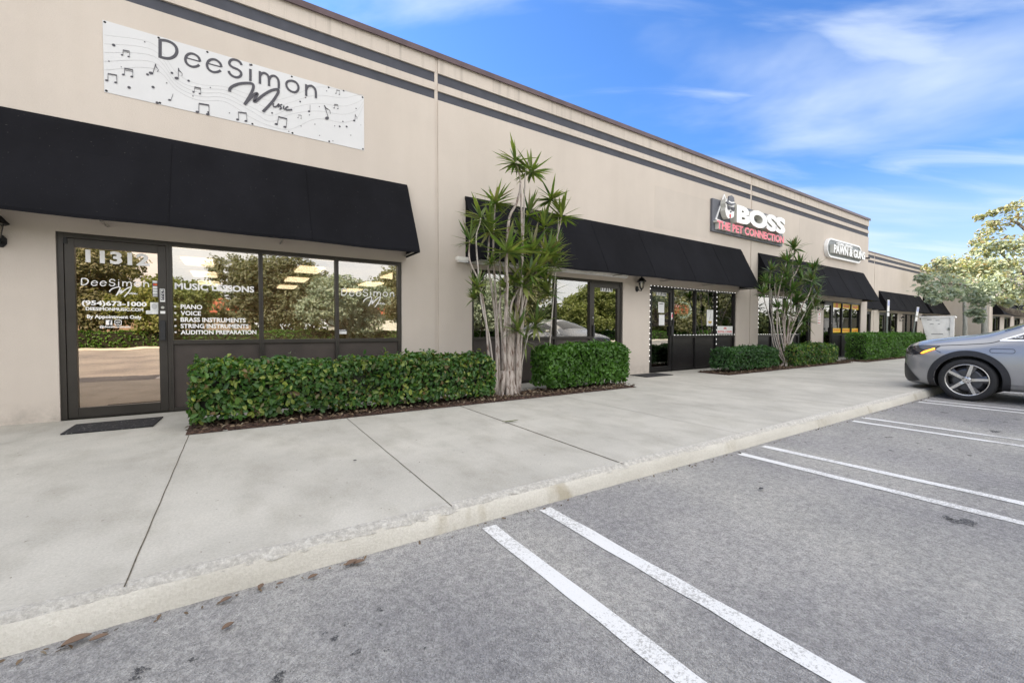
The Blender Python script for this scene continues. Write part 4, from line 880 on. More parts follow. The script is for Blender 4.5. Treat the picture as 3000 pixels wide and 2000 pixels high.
def dracaena(label,ox,oy,sc,ypl,heads,stems,base,R0,mat,seed,trunks,cat='dracaena'):
    r=random.Random(seed); W_=lambda a,b,y:on_y(ox+a/sc,oy+b/sc,y)
    bp=W_(*base,ypl); t=thing('dracaena',label,'dracaena',(bp.x,ypl,0)); T0=ORG[t]
    ends={}
    for i,(pts,r0,r1) in enumerate(stems):
        yo=r.uniform(-.20,.20); P=[]; m=len(pts)
        for k,p in enumerate(pts):
            f=k/(m-1); v=W_(p[0],p[1],ypl+yo*min(1,f*1.6)+r.uniform(-.02,.02)*(k>0)); 
            if k==0: v.z=min(v.z,.03)
            P.append(v)
        S=spline(P,5); n=len(S); rad=[r0+(r1-r0)*(k/(n-1))**.7 for k in range(n)]
        rad=[q*(1+.10*r.uniform(-1,1)) for q in rad]
        if r0>.02: rad[0]*=1.7; rad[1]*=1.3
        m_=MB(); m_.tube(S,rad,7); m_.build('trunk' if r0>.02 else 'branch',M['dbark'] if r0>.02 else M['dstem'],t,smooth=True)
        ends[i]=(pts[-1],S[-1])
    pool=[blade_head('rosette_mesh',R0,r.choice((38,44,50)),seed*10+k,mat) for k in range(5)]
    for i,(a,b,rr) in enumerate(heads):
        best=min(ends.values(),key=lambda e:(e[0][0]-a)**2+(e[0][1]-b)**2); dd=math.hypot(best[0][0]-a,best[0][1]-b)
        pos=best[1] if dd<22 else W_(a,b,ypl+r.uniform(-.22,.15))
        o=bpy.data.objects.new('leaf_rosette',pool[i%5]); COL.objects.link(o); o.parent=t; ORG[o]=T0
        o.location=pos-T0; o.rotation_euler=(r.uniform(-.25,.25),r.uniform(-.25,.25),r.uniform(0,6.28)); s=rr/78.; o.scale=(s,s,s)
    # flared root crown
    m=MB()
    for k in range(trunks):
        a=2*math.pi*k/trunks+r.uniform(-.2,.2); q=.055+.05*r.random(); L_=.14+.07*r.random()
        c=Vector((bp.x,ypl,0)); d=Vector((math.cos(a)*1.5,math.sin(a),0))
        m.tube([c+d*L_+Vector((0,0,-.01)),c+d*L_*.8+Vector((0,0,.05)),c+d*q*1.2+Vector((0,0,.17)),c+d*q*.9+Vector((0,0,.42))],[.022,.034,.036,.026],7)
    m.build('root_flare',M['dbark'],t,smooth=True); return t
H1=[(388,215,95),(472,262,100),(278,435,95),(140,645,82),(250,580,112),(200,520,90),(345,695,122),(430,625,112),(460,500,100),(545,570,100),(580,415,90),(640,505,115),(560,720,110),(500,800,120),(430,880,120),(345,900,105),(565,920,105),(590,770,100),(400,1120,95),(500,1100,95),(440,1180,85),(255,770,60),(180,900,75),(480,690,105),(600,690,80),(470,820,100),(550,850,95),(165,960,60)]
S1=[([(262,1440),(240,1250),(225,1060),(190,880),(140,760),(140,648)],.022,.011),([(285,1460),(285,1150),(262,930),(240,780),(250,583)],.030,.013),([(305,1470),(290,1100),(275,850),(268,680),(278,438)],.026,.012),
([(330,1480),(330,1150),(345,900),(340,800),(345,697)],.036,.014),([(350,1480),(345,1100),(335,900),(350,560),(395,450),(415,340),(388,218)],.040,.013),([(415,345),(440,318),(468,292),(472,265)],.014,.012),
([(370,1480),(375,1150),(420,900),(425,700),(420,480),(415,345)],.036,.014),([(385,1480),(395,1150),(400,850),(420,700),(432,628)],.034,.014),([(400,1480),(410,1100),(450,900),(510,760),(540,650),(542,573)],.034,.013),
([(405,1480),(440,1000),(550,720),(610,640),(638,508)],.030,.012),([(412,1470),(430,1250),(442,1183)],.012,.009),([(395,1480),(400,1200),(400,1123)],.030,.016),([(340,1480),(310,1100),(305,900),(305,690)],.028,.010),
([(280,1460),(250,1200),(205,1000),(185,800),(175,640),(195,560),(200,523)],.020,.010),([(390,1480),(460,1150),(500,1103)],.012,.009),([(380,1480),(395,1000),(500,803)],.032,.013),([(556,722),(620,560),(582,418)],.012,.010),([(360,1480),(360,1200),(365,1000),(430,883)],.034,.014),([(320,1475),(318,1200),(300,1000),(345,903)],.03,.012)]
dracaena('tall multi trunked dracaena with spiky rosettes, between the long hedge and the bright green hedge',1300,350,1.845,-1.22,H1,S1,(345,1480),.335,'drac',3,13)
H2=[(480,235,100),(400,370,92),(530,425,100),(225,485,80),(680,480,110),(670,580,100),(140,730,80),(165,600,62),(730,722,80),(600,612,100),(360,640,112),(480,830,120),(700,860,90),(580,1020,120),(640,920,115),(380,930,110),(550,1130,70),(400,1100,80),(640,760,90),(540,560,105),(380,530,100),(290,900,70),(450,700,95),(280,620,70)]
S2=[([(390,1480),(250,1320),(215,1050),(150,830),(138,735)],.016,.012),([(395,1480),(300,1320),(230,1000),(205,650),(222,488)],.020,.012),([(390,1480),(300,1250),(285,900),(320,650),(398,378)],.024,.013),
([(400,1480),(400,1200),(440,900),(430,640),(495,510),(530,430)],.030,.013),([(400,1480),(420,1150),(500,950),(540,720),(603,618)],.026,.013),([(405,1480),(430,1180),(560,880),(640,740),(670,586)],.026,.013),([(405,1480),(450,1250),(620,900),(725,728)],.020,.011),
([(395,1480),(360,1200),(370,930),(460,640),(455,420),(480,242)],.026,.012),([(400,1480),(410,1250),(480,836)],.024,.013),([(395,1480),(340,1250),(300,1000),(260,680),(280,630)],.020,.011),([(400,1480),(380,1250),(340,1000),(372,560)],.024,.012),([(395,1480),(270,1300),(240,1060),(222,700)],.020,.012),([(400,1480),(440,1250),(560,1060)],.016,.01),([(398,1480),(370,1250),(380,935)],.024,.012)]
dracaena('smaller branching dracaena with pale twisting stems, between the two low hedges',2200,660,3.733,-1.0,H2,S2,(395,1490),.37,'drac2',7,9)
# ================================================================ TREES
def crown(parent,blobs,per,size,mat,seed,asp=.5,shell=.55,name='crown'):
    r=np.random.default_rng(seed); VV=[];FF=[];b=0
    for (c,rx,ry,rz) in blobs:
        n=int(per*max(.15,(rx*ry*rz)**(2/3))); d=r.normal(0,1,(n,3)); d/=np.linalg.norm(d,axis=1)[:,None]; q=(shell+(1-shell)*r.uniform(0,1,n))*(1+.16*np.sin(d[:,0]*5+seed)*np.sin(d[:,1]*6)+.12*np.sin(d[:,2]*9+d[:,0]*7))
        # bite clumps
        keep=(np.sin(d[:,0]*7+c[0]*3)+np.sin(d[:,1]*8+c[1]*2)+np.sin(d[:,2]*7+c[2]*4))>-1.15
        P=np.array(c)+d*q[:,None]*np.array([rx,ry,rz]); P=P[keep]; d=d[keep]; nn=d*.6+np.array([0,0,.7])
        V,F=leaves(P,nn,size,r,asp=asp,jit=.8); VV.append(V); FF.append(F+b); b+=len(V)
    return npmesh(name,np.concatenate(VV),np.concatenate(FF),M[mat],parent)
def tree(name,x,y,h,R,trunk_r,size,n,mat,label,seed,cat='tree',lean=(0,0),trunkmat='bark',ztrunk=.38,nb=9,flat=.75,group=None,base=-.15):
    r=random.Random(seed); t=thing(name,label,cat,(x,y,base),group); m=MB(); zt=h*ztrunk
    top=Vector((x+lean[0],y+lean[1],zt)); P=[Vector((x,y,base)),Vector((x+lean[0]*.3,y+lean[1]*.3,zt*.5)),top]; S=spline(P,5); m.tube(S,[trunk_r*(1.25-.55*k/(len(S)-1)) for k in range(len(S))],9); blobs=[]
    for k in range(nb):
        a=2*math.pi*k/nb+r.uniform(-.3,.3); q=R*r.uniform(.25,.78); c=Vector((top.x+q*math.cos(a),top.y+q*math.sin(a),zt+(h-zt)*r.uniform(.12,.85))); s=R*r.uniform(.34,.55)
        mid=top.lerp(c,.5)+Vector((r.uniform(-.2,.2),r.uniform(-.2,.2),-.1*R)); m.tube(spline([top-Vector((0,0,.1)),mid,c],4),[trunk_r*.55-(trunk_r*.45)*j/8 for j in range(9)],6)
        blobs.append((tuple(c),s,s,s*flat))
    blobs.append(((top.x,top.y,h-R*.4),R*.55,R*.55,R*.4))
    m.build('trunk',M[trunkmat],t,smooth=True); crown(t,blobs,n,size,mat,seed); return t
# silvery tree at the right edge of the photograph, standing in the row of bays beyond the silver car
ST=thing('silver_leaved_tree','tree with silvery green leaves turning gold, leaning in from the right photo edge','tree',(17.6,-7.2,ROAD))
def A(px,py,d,s): # blob by sight line and depth
    p=at_d(px,py,d); k=s*d/FPX; return (tuple(p),k,k,k*.62)
lo=[A(2715,850,10.2,38),(A(2750,825,10.5,48)),A(2800,830,10.7,50),A(2845,850,10.0,55),A(2870,880,9.8,42),A(2855,915,9.7,22),A(2745,868,9.9,30),A(2790,862,9.9,32),A(2895,845,9.9,50),A(2700,815,10.4,22),A(2735,880,9.7,18),A(2868,938,9.7,10)]
hi=[A(2790,790,11.4,42),A(2840,780,11.4,55),A(2890,790,11,60),A(2930,830,10.4,62),A(2960,780,10.8,60),A(2985,860,10.2,45),A(2955,880,9.9,30),A(2760,772,11.8,32),A(2880,735,11.4,45),A(2930,720,11.2,55),A(2985,720,11,60),A(2905,830,10.6,60)]
top=[A(2890,680,11.6,28),A(2930,660,11.6,38),A(2975,640,11.4,45),A(2905,655,11.7,16),A(2945,612,11.3,20),A(2990,600,11.2,30),A(2870,637,11.6,14),A(2905,625,11.6,14),A(3040,640,11.2,60),A(3060,730,11,70),A(3070,830,10.6,60),A(3040,900,10.2,45),A(2870,705,11.6,26)]
crown(ST,lo,1300,.10,'silver',31,.48,.25); crown(ST,hi,900,.10,'gold_leaf',32,.48,.25); crown(ST,hi,900,.10,'silver',33,.48,.25); crown(ST,top,720,.095,'gold_leaf',34,.48,.3)
m=MB(); root=Vector((17.6,-7.2,ROAD)); fork=Vector((17.4,-7.0,1.3))
m.tube(spline([root,(17.55,-7.15,.6),fork],5),[.2-.005*k for k in range(11)],10)
def limb(pts,r0,r1):
    P=[fork]+[at_d(*p) for p in pts]; S=spline(P,5); n=len(S); m.tube(S,[r0+(r1-r0)*k/(n-1) for k in range(n)],7)
limb([(3090,925,11.0),(3000,918,10.6),(2958,910,10.4),(2928,888,10.4),(2905,860,10.4)],.11,.045); limb([(3060,860,11),(2985,790,11),(2930,740,11.3)],.09,.02); limb([(3060,760,11.2),(3010,680,11.2),(2960,640,11.4)],.09,.02)
m.tube(spline([at_d(2905,860,10.4),at_d(2850,840,10.4),at_d(2780,830,10.5),at_d(2715,835,10.4)],5),[.045-.0022*k for k in range(16)],6); m.tube(spline([at_d(2928,888,10.4),at_d(2890,880,10),at_d(2860,905,9.8)],5),[.03-.002*k for k in range(11)],6)
m.build('trunk',M['bark'],ST,smooth=True)
# two slim trees in front of the blank side wall and the one behind the roof
def slim(px,dep,r0,label,seed,blobs,base_px=972):
    p=at_d(px,base_px,dep); t=thing('slim_tree',label,'tree',(p.x,p.y,0),'slim grey trunked trees by the blank wall'); m=MB(); S=spline([(p.x,p.y,-.05),(p.x-.05,p.y,1.6),(p.x-.12,p.y+.05,3.0),(p.x-.05,p.y+.1,4.6)],5); m.tube(S,[r0*(1.15-.5*k/(len(S)-1)) for k in range(len(S))],9); m.build('trunk',M['palmbark'],t,smooth=True)
    crown(t,blobs,260,.22,'gold_leaf',seed,.5,.3)
slim(2827,30,.12,'slim grey trunked tree nearer the dumpster, in front of the blank side wall',41,[A(2740,792,28,38),A(2780,776,29,45),A(2830,790,30,60),A(2715,783,28,16)])
slim(2884,31,.17,'thicker grey trunked tree by the corner of the farthest building',42,[A(2890,800,31,60),A(2930,780,31,60),A(2850,770,31,40)])
# trees, hedge and house across the lot (they show in the window glass)
TL=[(-9.5,-33,10.5,4.6,'tree_a','dense dark oak across the lot facing door 11312'),(-4,-29,7,3.2,'tree_c','bright leafy tree behind the far hedge, facing the music shop'),(3.5,-34,11.5,4.8,'tree_a','tall dark oak reflected in the middle windows of the music shop'),(7.6,-27.5,7.0,3.6,'silver','pale silvery tree on the grass strip, reflected left of the dracaena'),(14,-33,12.0,4.8,'tree_b','tall olive green tree with a forked trunk across the lot'),(20,-28,8.5,4.0,'silver','second pale silvery tree on the grass strip'),(26,-32,10,4.6,'tree_b','olive green tree across the lot facing the pet shop'),(33,-28,9,4.2,'tree_c','bright leafy tree on the grass strip facing the pawn shop'),(41,-31,11,5,'tree_a','dark oak at the far end of the grass strip'),(50,-29,9,4.5,'tree_b','olive green tree at the far right of the lot'),(62,-31,11,5,'tree_a','dark oak beyond the far right of the lot'),(-18,-31,10,5,'tree_b','olive green tree at the far left of the lot')]
for i,(x,y,h,R,mt,l) in enumerate(TL): tree('tree',x,y,h*.64,R*.92,.17,.24,900,mt,l,60+i,ztrunk=.24,nb=13,lean=(.6*math.sin(i*2),.3),group='trees on the strip across the lot')
hedge(-25,60,-28.6,-27.6,-.1,.95,26000,.17,'hedge2','long bright green hedge across the parking lot','0' and 21,False)
WD=thing('row_of_trees','dark distant wood beyond the street across the lot','trees',(10,-75,-.1)); WD['kind']='stuff'; rr=random.Random(9)
crown(WD,[((x+rr.uniform(-2,2),-78+rr.uniform(-4,4),rr.uniform(2.2,4.2)),rr.uniform(4,6),3.2,rr.uniform(3.5,6.0)) for x in range(-110,190,6)]+[((105+rr.uniform(-3,3),y,rr.uniform(1,3)),4,5,rr.uniform(3,5)) for y in range(-75,-4,7)],75,.9,'wood_far',91)
m=MB(); m.box(-60,90,-25.7,-25.5,-.16,.0); struct(m.build('far_kerb',M['kerb']))
HS=thing('house','white house with a hipped red tile roof beyond the street','house',(22,-58,0)); MB().box(13,33,-66,-54,0,3.2).build('wall',M['whitewall'],HS)
m=MB(); m.add([(12,-53,3.2),(34,-53,3.2),(34,-67,3.2),(12,-67,3.2),(19,-60,6.6),(27,-60,6.6)],[(0,1,5,4),(1,2,5),(2,3,4,5),(3,0,4),(0,3,2,1)]); m.build('roof',M['tile'],HS)
m=MB(); m.add([(19,-52.6,3.2),(27,-52.6,3.2),(23,-52.6,5.6),(23,-59,5.6),(19,-59,3.2),(27,-59,3.2)],[(0,1,2),(0,2,3,4),(1,5,3,2)]); m.build('gable',M['whitewall'],HS)
H2_=thing('house','low white house with a red tile roof beyond the street, left of the other house','house',(-6,-62,0)); MB().box(-18,2,-68,-58,0,3.2).build('wall',M['tanwall'],H2_)
m=MB(); m.add([(-19,-57,3.2),(3,-57,3.2),(3,-69,3.2),(-19,-69,3.2),(-13,-63,6.),(-3,-63,6.)],[(0,1,5,4),(1,2,5),(2,3,4,5),(3,0,4),(0,3,2,1)]); m.build('roof',M['tile'],H2_)
# ================================================================ POSTS, DUMPSTER
def post(x,y,ztop,zp,label,tilt,hd):
    t=thing('parking_sign',label,'parking sign',(x,y,0),'small parking signs on posts by the tall hedge'); s=math.tan(tilt); f=lambda z:(x,y-s*z,z)
    MB().tube([f(-.02),f(ztop)],.03,6).build('post',M['galv'],t)
    c,sn=math.cos(hd),math.sin(hd)
    def plate(z0,z1,w_,mk,nm,dy=.034):
        vs=[]
        for zz in (z0,z1):
            for a in (-w_/2,w_/2):
                for b in (-dy,-dy-.004): vs.append((x+a*sn*0+a*c+b*sn,f(zz)[1]+a*sn*1.0-b*0+b*c,zz))
        MB().add(vs,[(0,1,3,2),(4,6,7,5),(0,4,5,1),(2,3,7,6),(0,2,6,4),(1,5,7,3)]).build(nm,M[mk],t)
    plate(zp[0],zp[1],.24,'paper','sign_plate'); plate(zp[2],zp[3],.24,'paper','lower_sign_plate'); plate(zp[1]-.5*(zp[1]-zp[0]),zp[1]-.03,.20,'sgnblue','sign_plate',.040); return t
M['sgnblue']=plain('pale_blue_sign_face',(.42,.46,.66),.5)
post(21.6,-1.2,2.28,(1.84,2.30,1.66,1.80),'upright parking sign on a grey post, left one of the two above the tall hedge',0,0)
post(24.5,-1.2,2.1,(1.72,2.10,1.50,1.68),'tilted parking sign on a grey post, right one of the two, beside the dumpster',.09,-.06)
def dumpster():
    t=thing('dumpster','white metal dumpster with scuffed panels and sloping side, behind the bonnet of the silver car','dumpster',(25.9,-1.8,0)); a=on_x(2696.5,929,25.3); b=on_x(2790,929,25.3); zt=1.685
    a=Vector((a.x,a.y,0)); b=Vector((b.x,b.y,0)); u=(b-a).normalized(); u=Vector((.14,-.99,0)).normalized(); W_=(b-a).length; v=Vector((-u.y,u.x,0)); v=v if v.x>0 else -v
    def pr(poly,d0,d1,mb): # polygon in (u,z) extruded along v
        n=len(poly); P=[a+u*p+v*d0+Vector((0,0,z)) for p,z in poly]+[a+u*p+v*d1+Vector((0,0,z)) for p,z in poly]
        mb.add(P,[tuple(range(n)),tuple(range(2*n-1,n-1,-1))]+[(i,(i+1)%n,(i+1)%n+n,i+n) for i in range(n)])
    m=MB(); pr([(0,zt),(W_,zt),(W_,.12),(.33,.12)],0,1.25,m); m.build('body',M['dump'],t,bevel=.01)
    m=MB(); pr([(-.04,zt-.03),(W_+.06,zt-.03),(W_+.06,zt+.035),(-.04,zt+.035)],-.04,1.34,m); m.build('rim',M['dump'],t)
    m=MB(); pr([(W_*.93,zt-.035),(W_+.03,zt-.035),(W_+.03,.12),(W_*.93,.12)],-.035,-.002,m); pr([(W_+.002,zt-.035),(W_+.05,zt-.035),(W_+.05,.12),(W_+.002,.12)],.0,.08,m); m.build('corner_post',M['white_metal'],t)
    MS=[]; m=MB(); pr([(W_*.86,1.12),(W_*.93,1.12),(W_*.93,1.22),(W_*.86,1.22)],-.05,-.002,m); m.build('latch',M['galv'],t)
    for p0,p1,z in ((.22,.36,1.55),(.48,.6,1.52),(.36,.72,.93),(.3,.42,1.36),(.55,.62,1.36)): pr([(W_*p0,z),(W_*p1,z+.01),(W_*p1,z+.03),(W_*p0,z+.025)],-.003,-.0005,MS.append(MB()) or MS[-1])
    for q in MS: q.build('scuff_mark',M['stain'],t)
    m=MB(); 
    for p in (.5,W_-.1):
        for dd in (.15,1.15): c=a+u*p+v*dd; m.lathe([(.001,-.03),(.06,-.03),(.06,.03),(.001,.03)],(c.x,c.y,.062),10,'x')
    m.build('caster',M['black'],t)
dumpster()
# ================================================================ FALLEN LEAVES near the kerb
def fleaf(px,py,size,label,seed,mat='dryleaf',z=ROAD,rot=0,asp=.28):
    d=ray(px,py); t_=(z+.01-CO.z)/d.z; c=CO+d*t_; r=random.Random(seed); V=[];F=[]; n=6
    for i in range(n+1):
        f=i/n; w_=size*asp*math.sin(math.pi*min(1,f*.95+.03))**.8; x=(f-.5)*size; zc=.012+.05*size*4*(f-.5)**2*r.uniform(.6,1.2)
        for s in (-1,0,1): yy=s*w_; zz=zc+abs(s)*w_*.5; V.append((c.x+x*math.cos(rot)-yy*math.sin(rot),c.y+x*math.sin(rot)+yy*math.cos(rot),z+zz))
    for i in range(n):
        for k in range(2): a=3*i+k; F.append((a,a+1,a+4,a+3))
    V2=[(x,y,zz+.0015) for x,y,zz in V]; m=MB(); m.add(V,[f[::-1] for f in F]); m.add(V2,F); o=m.build('fallen_leaf',M[mat],None,(c.x,c.y,z)); tag(o,label,'leaf','loose dry leaves on the ground')
fleaf(225,1878,.085,'largest brown curled leaf against the kerb, at the lower left',1,rot=.3); fleaf(290,1870,.055,'pale narrow leaf just right of the large brown leaf',2,'litterp' if 0 else 'dryleaf',rot=.2)
fleaf(662,1758,.05,'small reddish leaf by the kerb, left of the orange one',3,rot=.5); fleaf(764,1719,.045,'small orange leaf standing against the kerb',4,'dryleaf',rot=1.2); fleaf(668,1835,.05,'small orange leaf lying out on the asphalt',5,rot=.6); fleaf(1030,1650,.07,'curled brown leaf in the small pile at the kerb',6,rot=.4); fleaf(1052,1648,.06,'greenish curled leaf in the small pile at the kerb',7,'greenleaf' if 0 else 'dryleaf',rot=.1); fleaf(917,1690,.05,'thin orange leaf at the kerb left of the small pile',8,rot=.3); fleaf(820,1710,.03,'tiny orange leaf at the kerb',9)
M['greenblade']=plain('green_blade_leaf',(.10,.12,.02),.5)
fleaf(1495,1235,.22,'long narrow green and brown leaf lying in the sidewalk joint',10,'greenblade',0,-.1,.07); fleaf(1040,1349,.03,'tiny dark leaf in the middle of the sidewalk',11,'stain',0); fleaf(2230,1432,.05,'small dark leaf beside the pale paint line',12,'stain')
r=np.random.default_rng(77); P=[]
for k in range(220):
    x=r.uniform(-2,14) if k<300 else r.choice((1.1,1.9,6.3,7.6,2.6))+r.normal(0,.25); P.append((x,-4.86-abs(r.normal(0,.028)),ROAD+.008))
V,F=leaves(np.array(P),np.tile([0,0,1.],(len(P),1)),.022,r,asp=.5,jit=.5); o=npmesh('kerb_debris',V,F,M['litter']); tag(o,'small dry leaf scraps and grit along the foot of the kerb','debris',kind='stuff')
# ================================================================ CAR
CX,CYN=11.665,-4.24
def car():
    t=thing('parked_car','silver grey electric crossover parked nose to the kerb at the right edge, orange indicator','car',(CX,CYN-2.4,ROAD))
    W3=lambda x,y,z:(CX-x,CYN-y,ROAD+z)
    ST_=[(0.10,[(.15,.32),(.24,.32),(.28,.50),(.28,.66),(.26,.80),(.15,.87),(0,.885)]),(.14,[(.30,.26),(.46,.27),(.52,.48),(.52,.70),(.48,.86),(.28,.94),(0,.955)]),(.235,[(.5,.22),(.68,.24),(.73,.46),(.73,.72),(.67,.90),(.38,.985),(0,1.0)]),(.36,[(.6,.21),(.83,.23),(.87,.45),(.87,.73),(.79,.95),(.45,1.035),(0,1.06)]),
    (.56,[(.6,.20),(.92,.22),(.945,.45),(.935,.74),(.85,.97),(.5,1.065),(0,1.095)]),(.8,[(.6,.20),(.94,.22),(.965,.45),(.965,.76),(.885,.995),(.55,1.105),(0,1.135)]),(1.08,[(.6,.20),(.95,.22),(.975,.45),(.975,.79),(.90,1.015),(.58,1.145),(0,1.18)]),
    (1.28,[(.6,.20),(.95,.22),(.975,.45),(.975,.81),(.905,1.04),(.62,1.195),(0,1.235)]),(1.42,[(.6,.20),(.95,.22),(.975,.45),(.975,.82),(.91,1.055),(.70,1.24),(0,1.29)]),(1.85,[(.6,.20),(.95,.22),(.97,.45),(.975,.83),(.915,1.07),(.68,1.43),(0,1.50)]),
    (2.35,[(.6,.20),(.95,.22),(.965,.45),(.97,.83),(.915,1.07),(.64,1.60),(0,1.67)]),(3.2,[(.6,.20),(.95,.22),(.965,.45),(.97,.83),(.915,1.08),(.62,1.65),(0,1.72)]),(3.9,[(.6,.20),(.95,.22),(.975,.45),(.98,.83),(.92,1.09),(.60,1.55),(0,1.63)]),
    (4.4,[(.6,.22),(.93,.24),(.97,.45),(.97,.84),(.91,1.10),(.60,1.36),(0,1.44)]),(4.75,[(.6,.28),(.85,.30),(.92,.48),(.92,.82),(.86,1.04),(.55,1.12),(0,1.16)]),(4.88,[(.5,.35),(.7,.36),(.78,.5),(.78,.78),(.72,.95),(.45,1.0),(0,1.02)])]
    V=[];F=[];m_=13
    for y,ks in ST_:
        for x,z in ks: V.append(W3(x,y,z))
        for x,z in ks[-2::-1]: V.append(W3(-x,y,z))
    for i in range(len(ST_)-1):
        for j in range(m_): j2=(j+1)%m_; F.append((i*m_+j,(i+1)*m_+j,(i+1)*m_+j2,i*m_+j2))
    F.append(tuple(range(m_))); F.append(tuple((len(ST_)-1)*m_+j for j in range(m_-1,-1,-1)))
    me=bpy.data.meshes.new('body'); me.from_pydata(V,[],F); bm=bmesh.new(); bm.from_mesh(me); bmesh.ops.recalc_face_normals(bm,faces=bm.faces); bm.to_mesh(me); bm.free()
    ob=bpy.data.objects.new('body',me); COL.objects.link(ob); s=ob.modifiers.new('s','SUBSURF'); s.levels=3; s.render_levels=3
    dg=bpy.context.evaluated_depsgraph_get(); full=bpy.data.meshes.new_from_object(ob.evaluated_get(dg)); 
    bm=bmesh.new(); bm.from_mesh(full); bvh=BVHTree.FromBMesh(bm); bm.free()
    WY=(1.08,4.05); cuts=[]
    for wy in WY:
        for sd_ in (1,-1):
            m=MB(); c=W3(0,wy,.37); xa,xb=sorted((CX-sd_*.60,CX-sd_*1.1)); m.lathe([(.001,xa),(.42,xa),(.42,xb),(.001,xb)],(0,c[1],c[2]),48,'x'); co=m.build('cut',M['black']); bm=bmesh.new(); bm.from_mesh(co.data); bmesh.ops.remove_doubles(bm,verts=bm.verts,dist=.003); bmesh.ops.recalc_face_normals(bm,faces=bm.faces); bm.to_mesh(co.data); bm.free(); cuts.append(co)
            b=ob.modifiers.new('b','BOOLEAN'); b.operation='DIFFERENCE'; b.object=co; b.solver='EXACT'
    dg=bpy.context.evaluated_depsgraph_get(); me2=bpy.data.meshes.new_from_object(ob.evaluated_get(dg)); bpy.data.objects.remove(ob)
    for co in cuts: bpy.data.objects.remove(co)
    me2.name='body'; me2.materials.clear(); me2.materials.append(M['paintcar']); me2.materials.append(M['blackpl'])
    off=ORG[t]
    for p in me2.polygons:
        c=p.center; inw=False
        for wy in WY:
            cy=CYN-wy; cz=ROAD+.37
            if math.hypot(c.y-cy,c.z-cz)<.423 and abs(c.x-CX)<.96: inw=True
        p.material_index=1 if inw or c.z<ROAD+.225 else 0; p.use_smooth=not inw
    for v in me2.vertices: v.co=v.co-off
    bo=bpy.data.objects.new('body',me2); COL.objects.link(bo); bo.parent=t; ORG[bo]=off
    def hit(y,z,side=1,o_=.004):
        h=bvh.ray_cast(Vector((CX-side*2.,CYN-y,ROAD+z)),Vector((side,0,0)))
        if h[0] is None: h=bvh.find_nearest(Vector((CX-side*.8,CYN-y,ROAD+z)))
        return h[0]+(h[1] if h[1].x*side<0 else -h[1])*o_,h[1]
    def patch(poly,mat,name,side=1,o_=.005,par=bo,sub=4):
        bm=bmesh.new(); vs=[bm.verts.new((0,y,z)) for y,z in poly]; f=bm.faces.new(vs); bmesh.ops.triangulate(bm,faces=[f]); 
        for _ in range(sub):
            es=[e for e in bm.edges if e.calc_length()>.07]
            if not es: break
            bmesh.ops.subdivide_edges(bm,edges=es,cuts=1); bmesh.ops.triangulate(bm,faces=bm.faces[:])
        for v in bm.verts: p,_=hit(v.co.y,v.co.z,side,o_); v.co=p-off
        bmesh.ops.recalc_face_normals(bm,faces=bm.faces); me=bpy.data.meshes.new(name); bm.to_mesh(me); bm.free(); me.materials.append(M[mat]); me.polygons.foreach_set('use_smooth',[True]*len(me.polygons)); o=bpy.data.objects.new(name,me); COL.objects.link(o); o.parent=par; ORG[o]=off; return o
    def seam(pts,wd,mat,name,side=1,o_=.003,par=bo,closed=False,raw=False):
        P=pts if raw else [tuple(v) for v in spline(pts,8,closed)]; m=len(P); V=[];F=[]
        for i in range(m):
            a=Vector(P[i-1] if (i or closed) else P[0]); b=Vector(P[(i+1)%m] if closed else P[min(i+1,m-1)]); d=(b-a).normalized(); n=Vector((-d.y,d.x))*wd/2
            for q in (Vector(P[i])+n,Vector(P[i])-n): V.append(hit(q.x,q.y,side,o_)[0]-off)
        for i in range(m if closed else m-1): j=(i+1)%m; F.append((2*i,2*i+1,2*j+1,2*j))
        me=bpy.data.meshes.new(name); me.from_pydata(V,[],F); me.materials.append(M[mat]); me.update(); o=bpy.data.objects.new(name,me); COL.objects.link(o); o.parent=par; ORG[o]=off; return o
    for side in (1,-1):
        for wy in WY:   # cladding ring round each wheel arch
            arc=[(wy+.465*math.cos(a),.37+.465*math.sin(a)) for a in np.linspace(R_(-20),R_(200),40)]
            seam(arc,.09,'clad','wheel_arch_trim',side,.012,bo,False,True)
        w1=[(1.56,1.085),(1.72,1.165),(2.0,1.30),(2.3,1.38),(2.62,1.47),(3.1,1.50),(3.6,1.48),(4.05,1.40),(4.35,1.25),(4.3,1.16),(3.2,1.125),(2.4,1.11)]
        patch(w1,'carglass','side_window',side,.006)
        seam([(1.44,1.062),(2.0,1.075),(3.2,1.09),(4.35,1.13)],.020,'chrome','window_trim',side,.008); seam([(1.46,1.07),(1.72,1.19),(2.0,1.325),(2.3,1.42),(2.65,1.50),(3.2,1.53),(3.9,1.47),(4.4,1.24)],.022,'chrome','window_trim',side,.008)
        seam([(.72,.955),(1.06,.985),(1.34,1.02),(1.50,1.09)],.009,'gasket','bonnet_seam',side)
        seam([(.72,.95),(.66,.885),(.74,.83)],.008,'gasket','bumper_seam',side)
        seam([(1.86,1.07),(1.83,.80),(1.80,.45),(1.92,.27)],.009,'gasket','door_seam',side); seam([(2.85,1.08),(2.86,.7),(2.85,.30)],.009,'gasket','door_seam',side)
        seam(rr2(1.34,1.62,.855,.925,.032),.006,'gasket','charging_flap',side,.004,bo,True,True)
        patch([(.16,.86),(.24,.915),(.44,.95),(.72,.955),(.66,.90),(.50,.80),(.34,.765),(.20,.78)],'hlens','headlight',side,.010)
        patch([(.46,.80),(.50,.84),(.65,.907),(.66,.885),(.58,.845),(.49,.795)],'amber' if side==1 else 'amber_dim','indicator_lamp',side,.016)
        patch([(.12,.62),(.24,.56),(.46,.30),(.26,.26),(.14,.32)],'clad','air_intake',side,.008)
        seam([(.18,.275),(.30,.255),(.50,.245)],.02,'chrome','bumper_trim',side,.014)
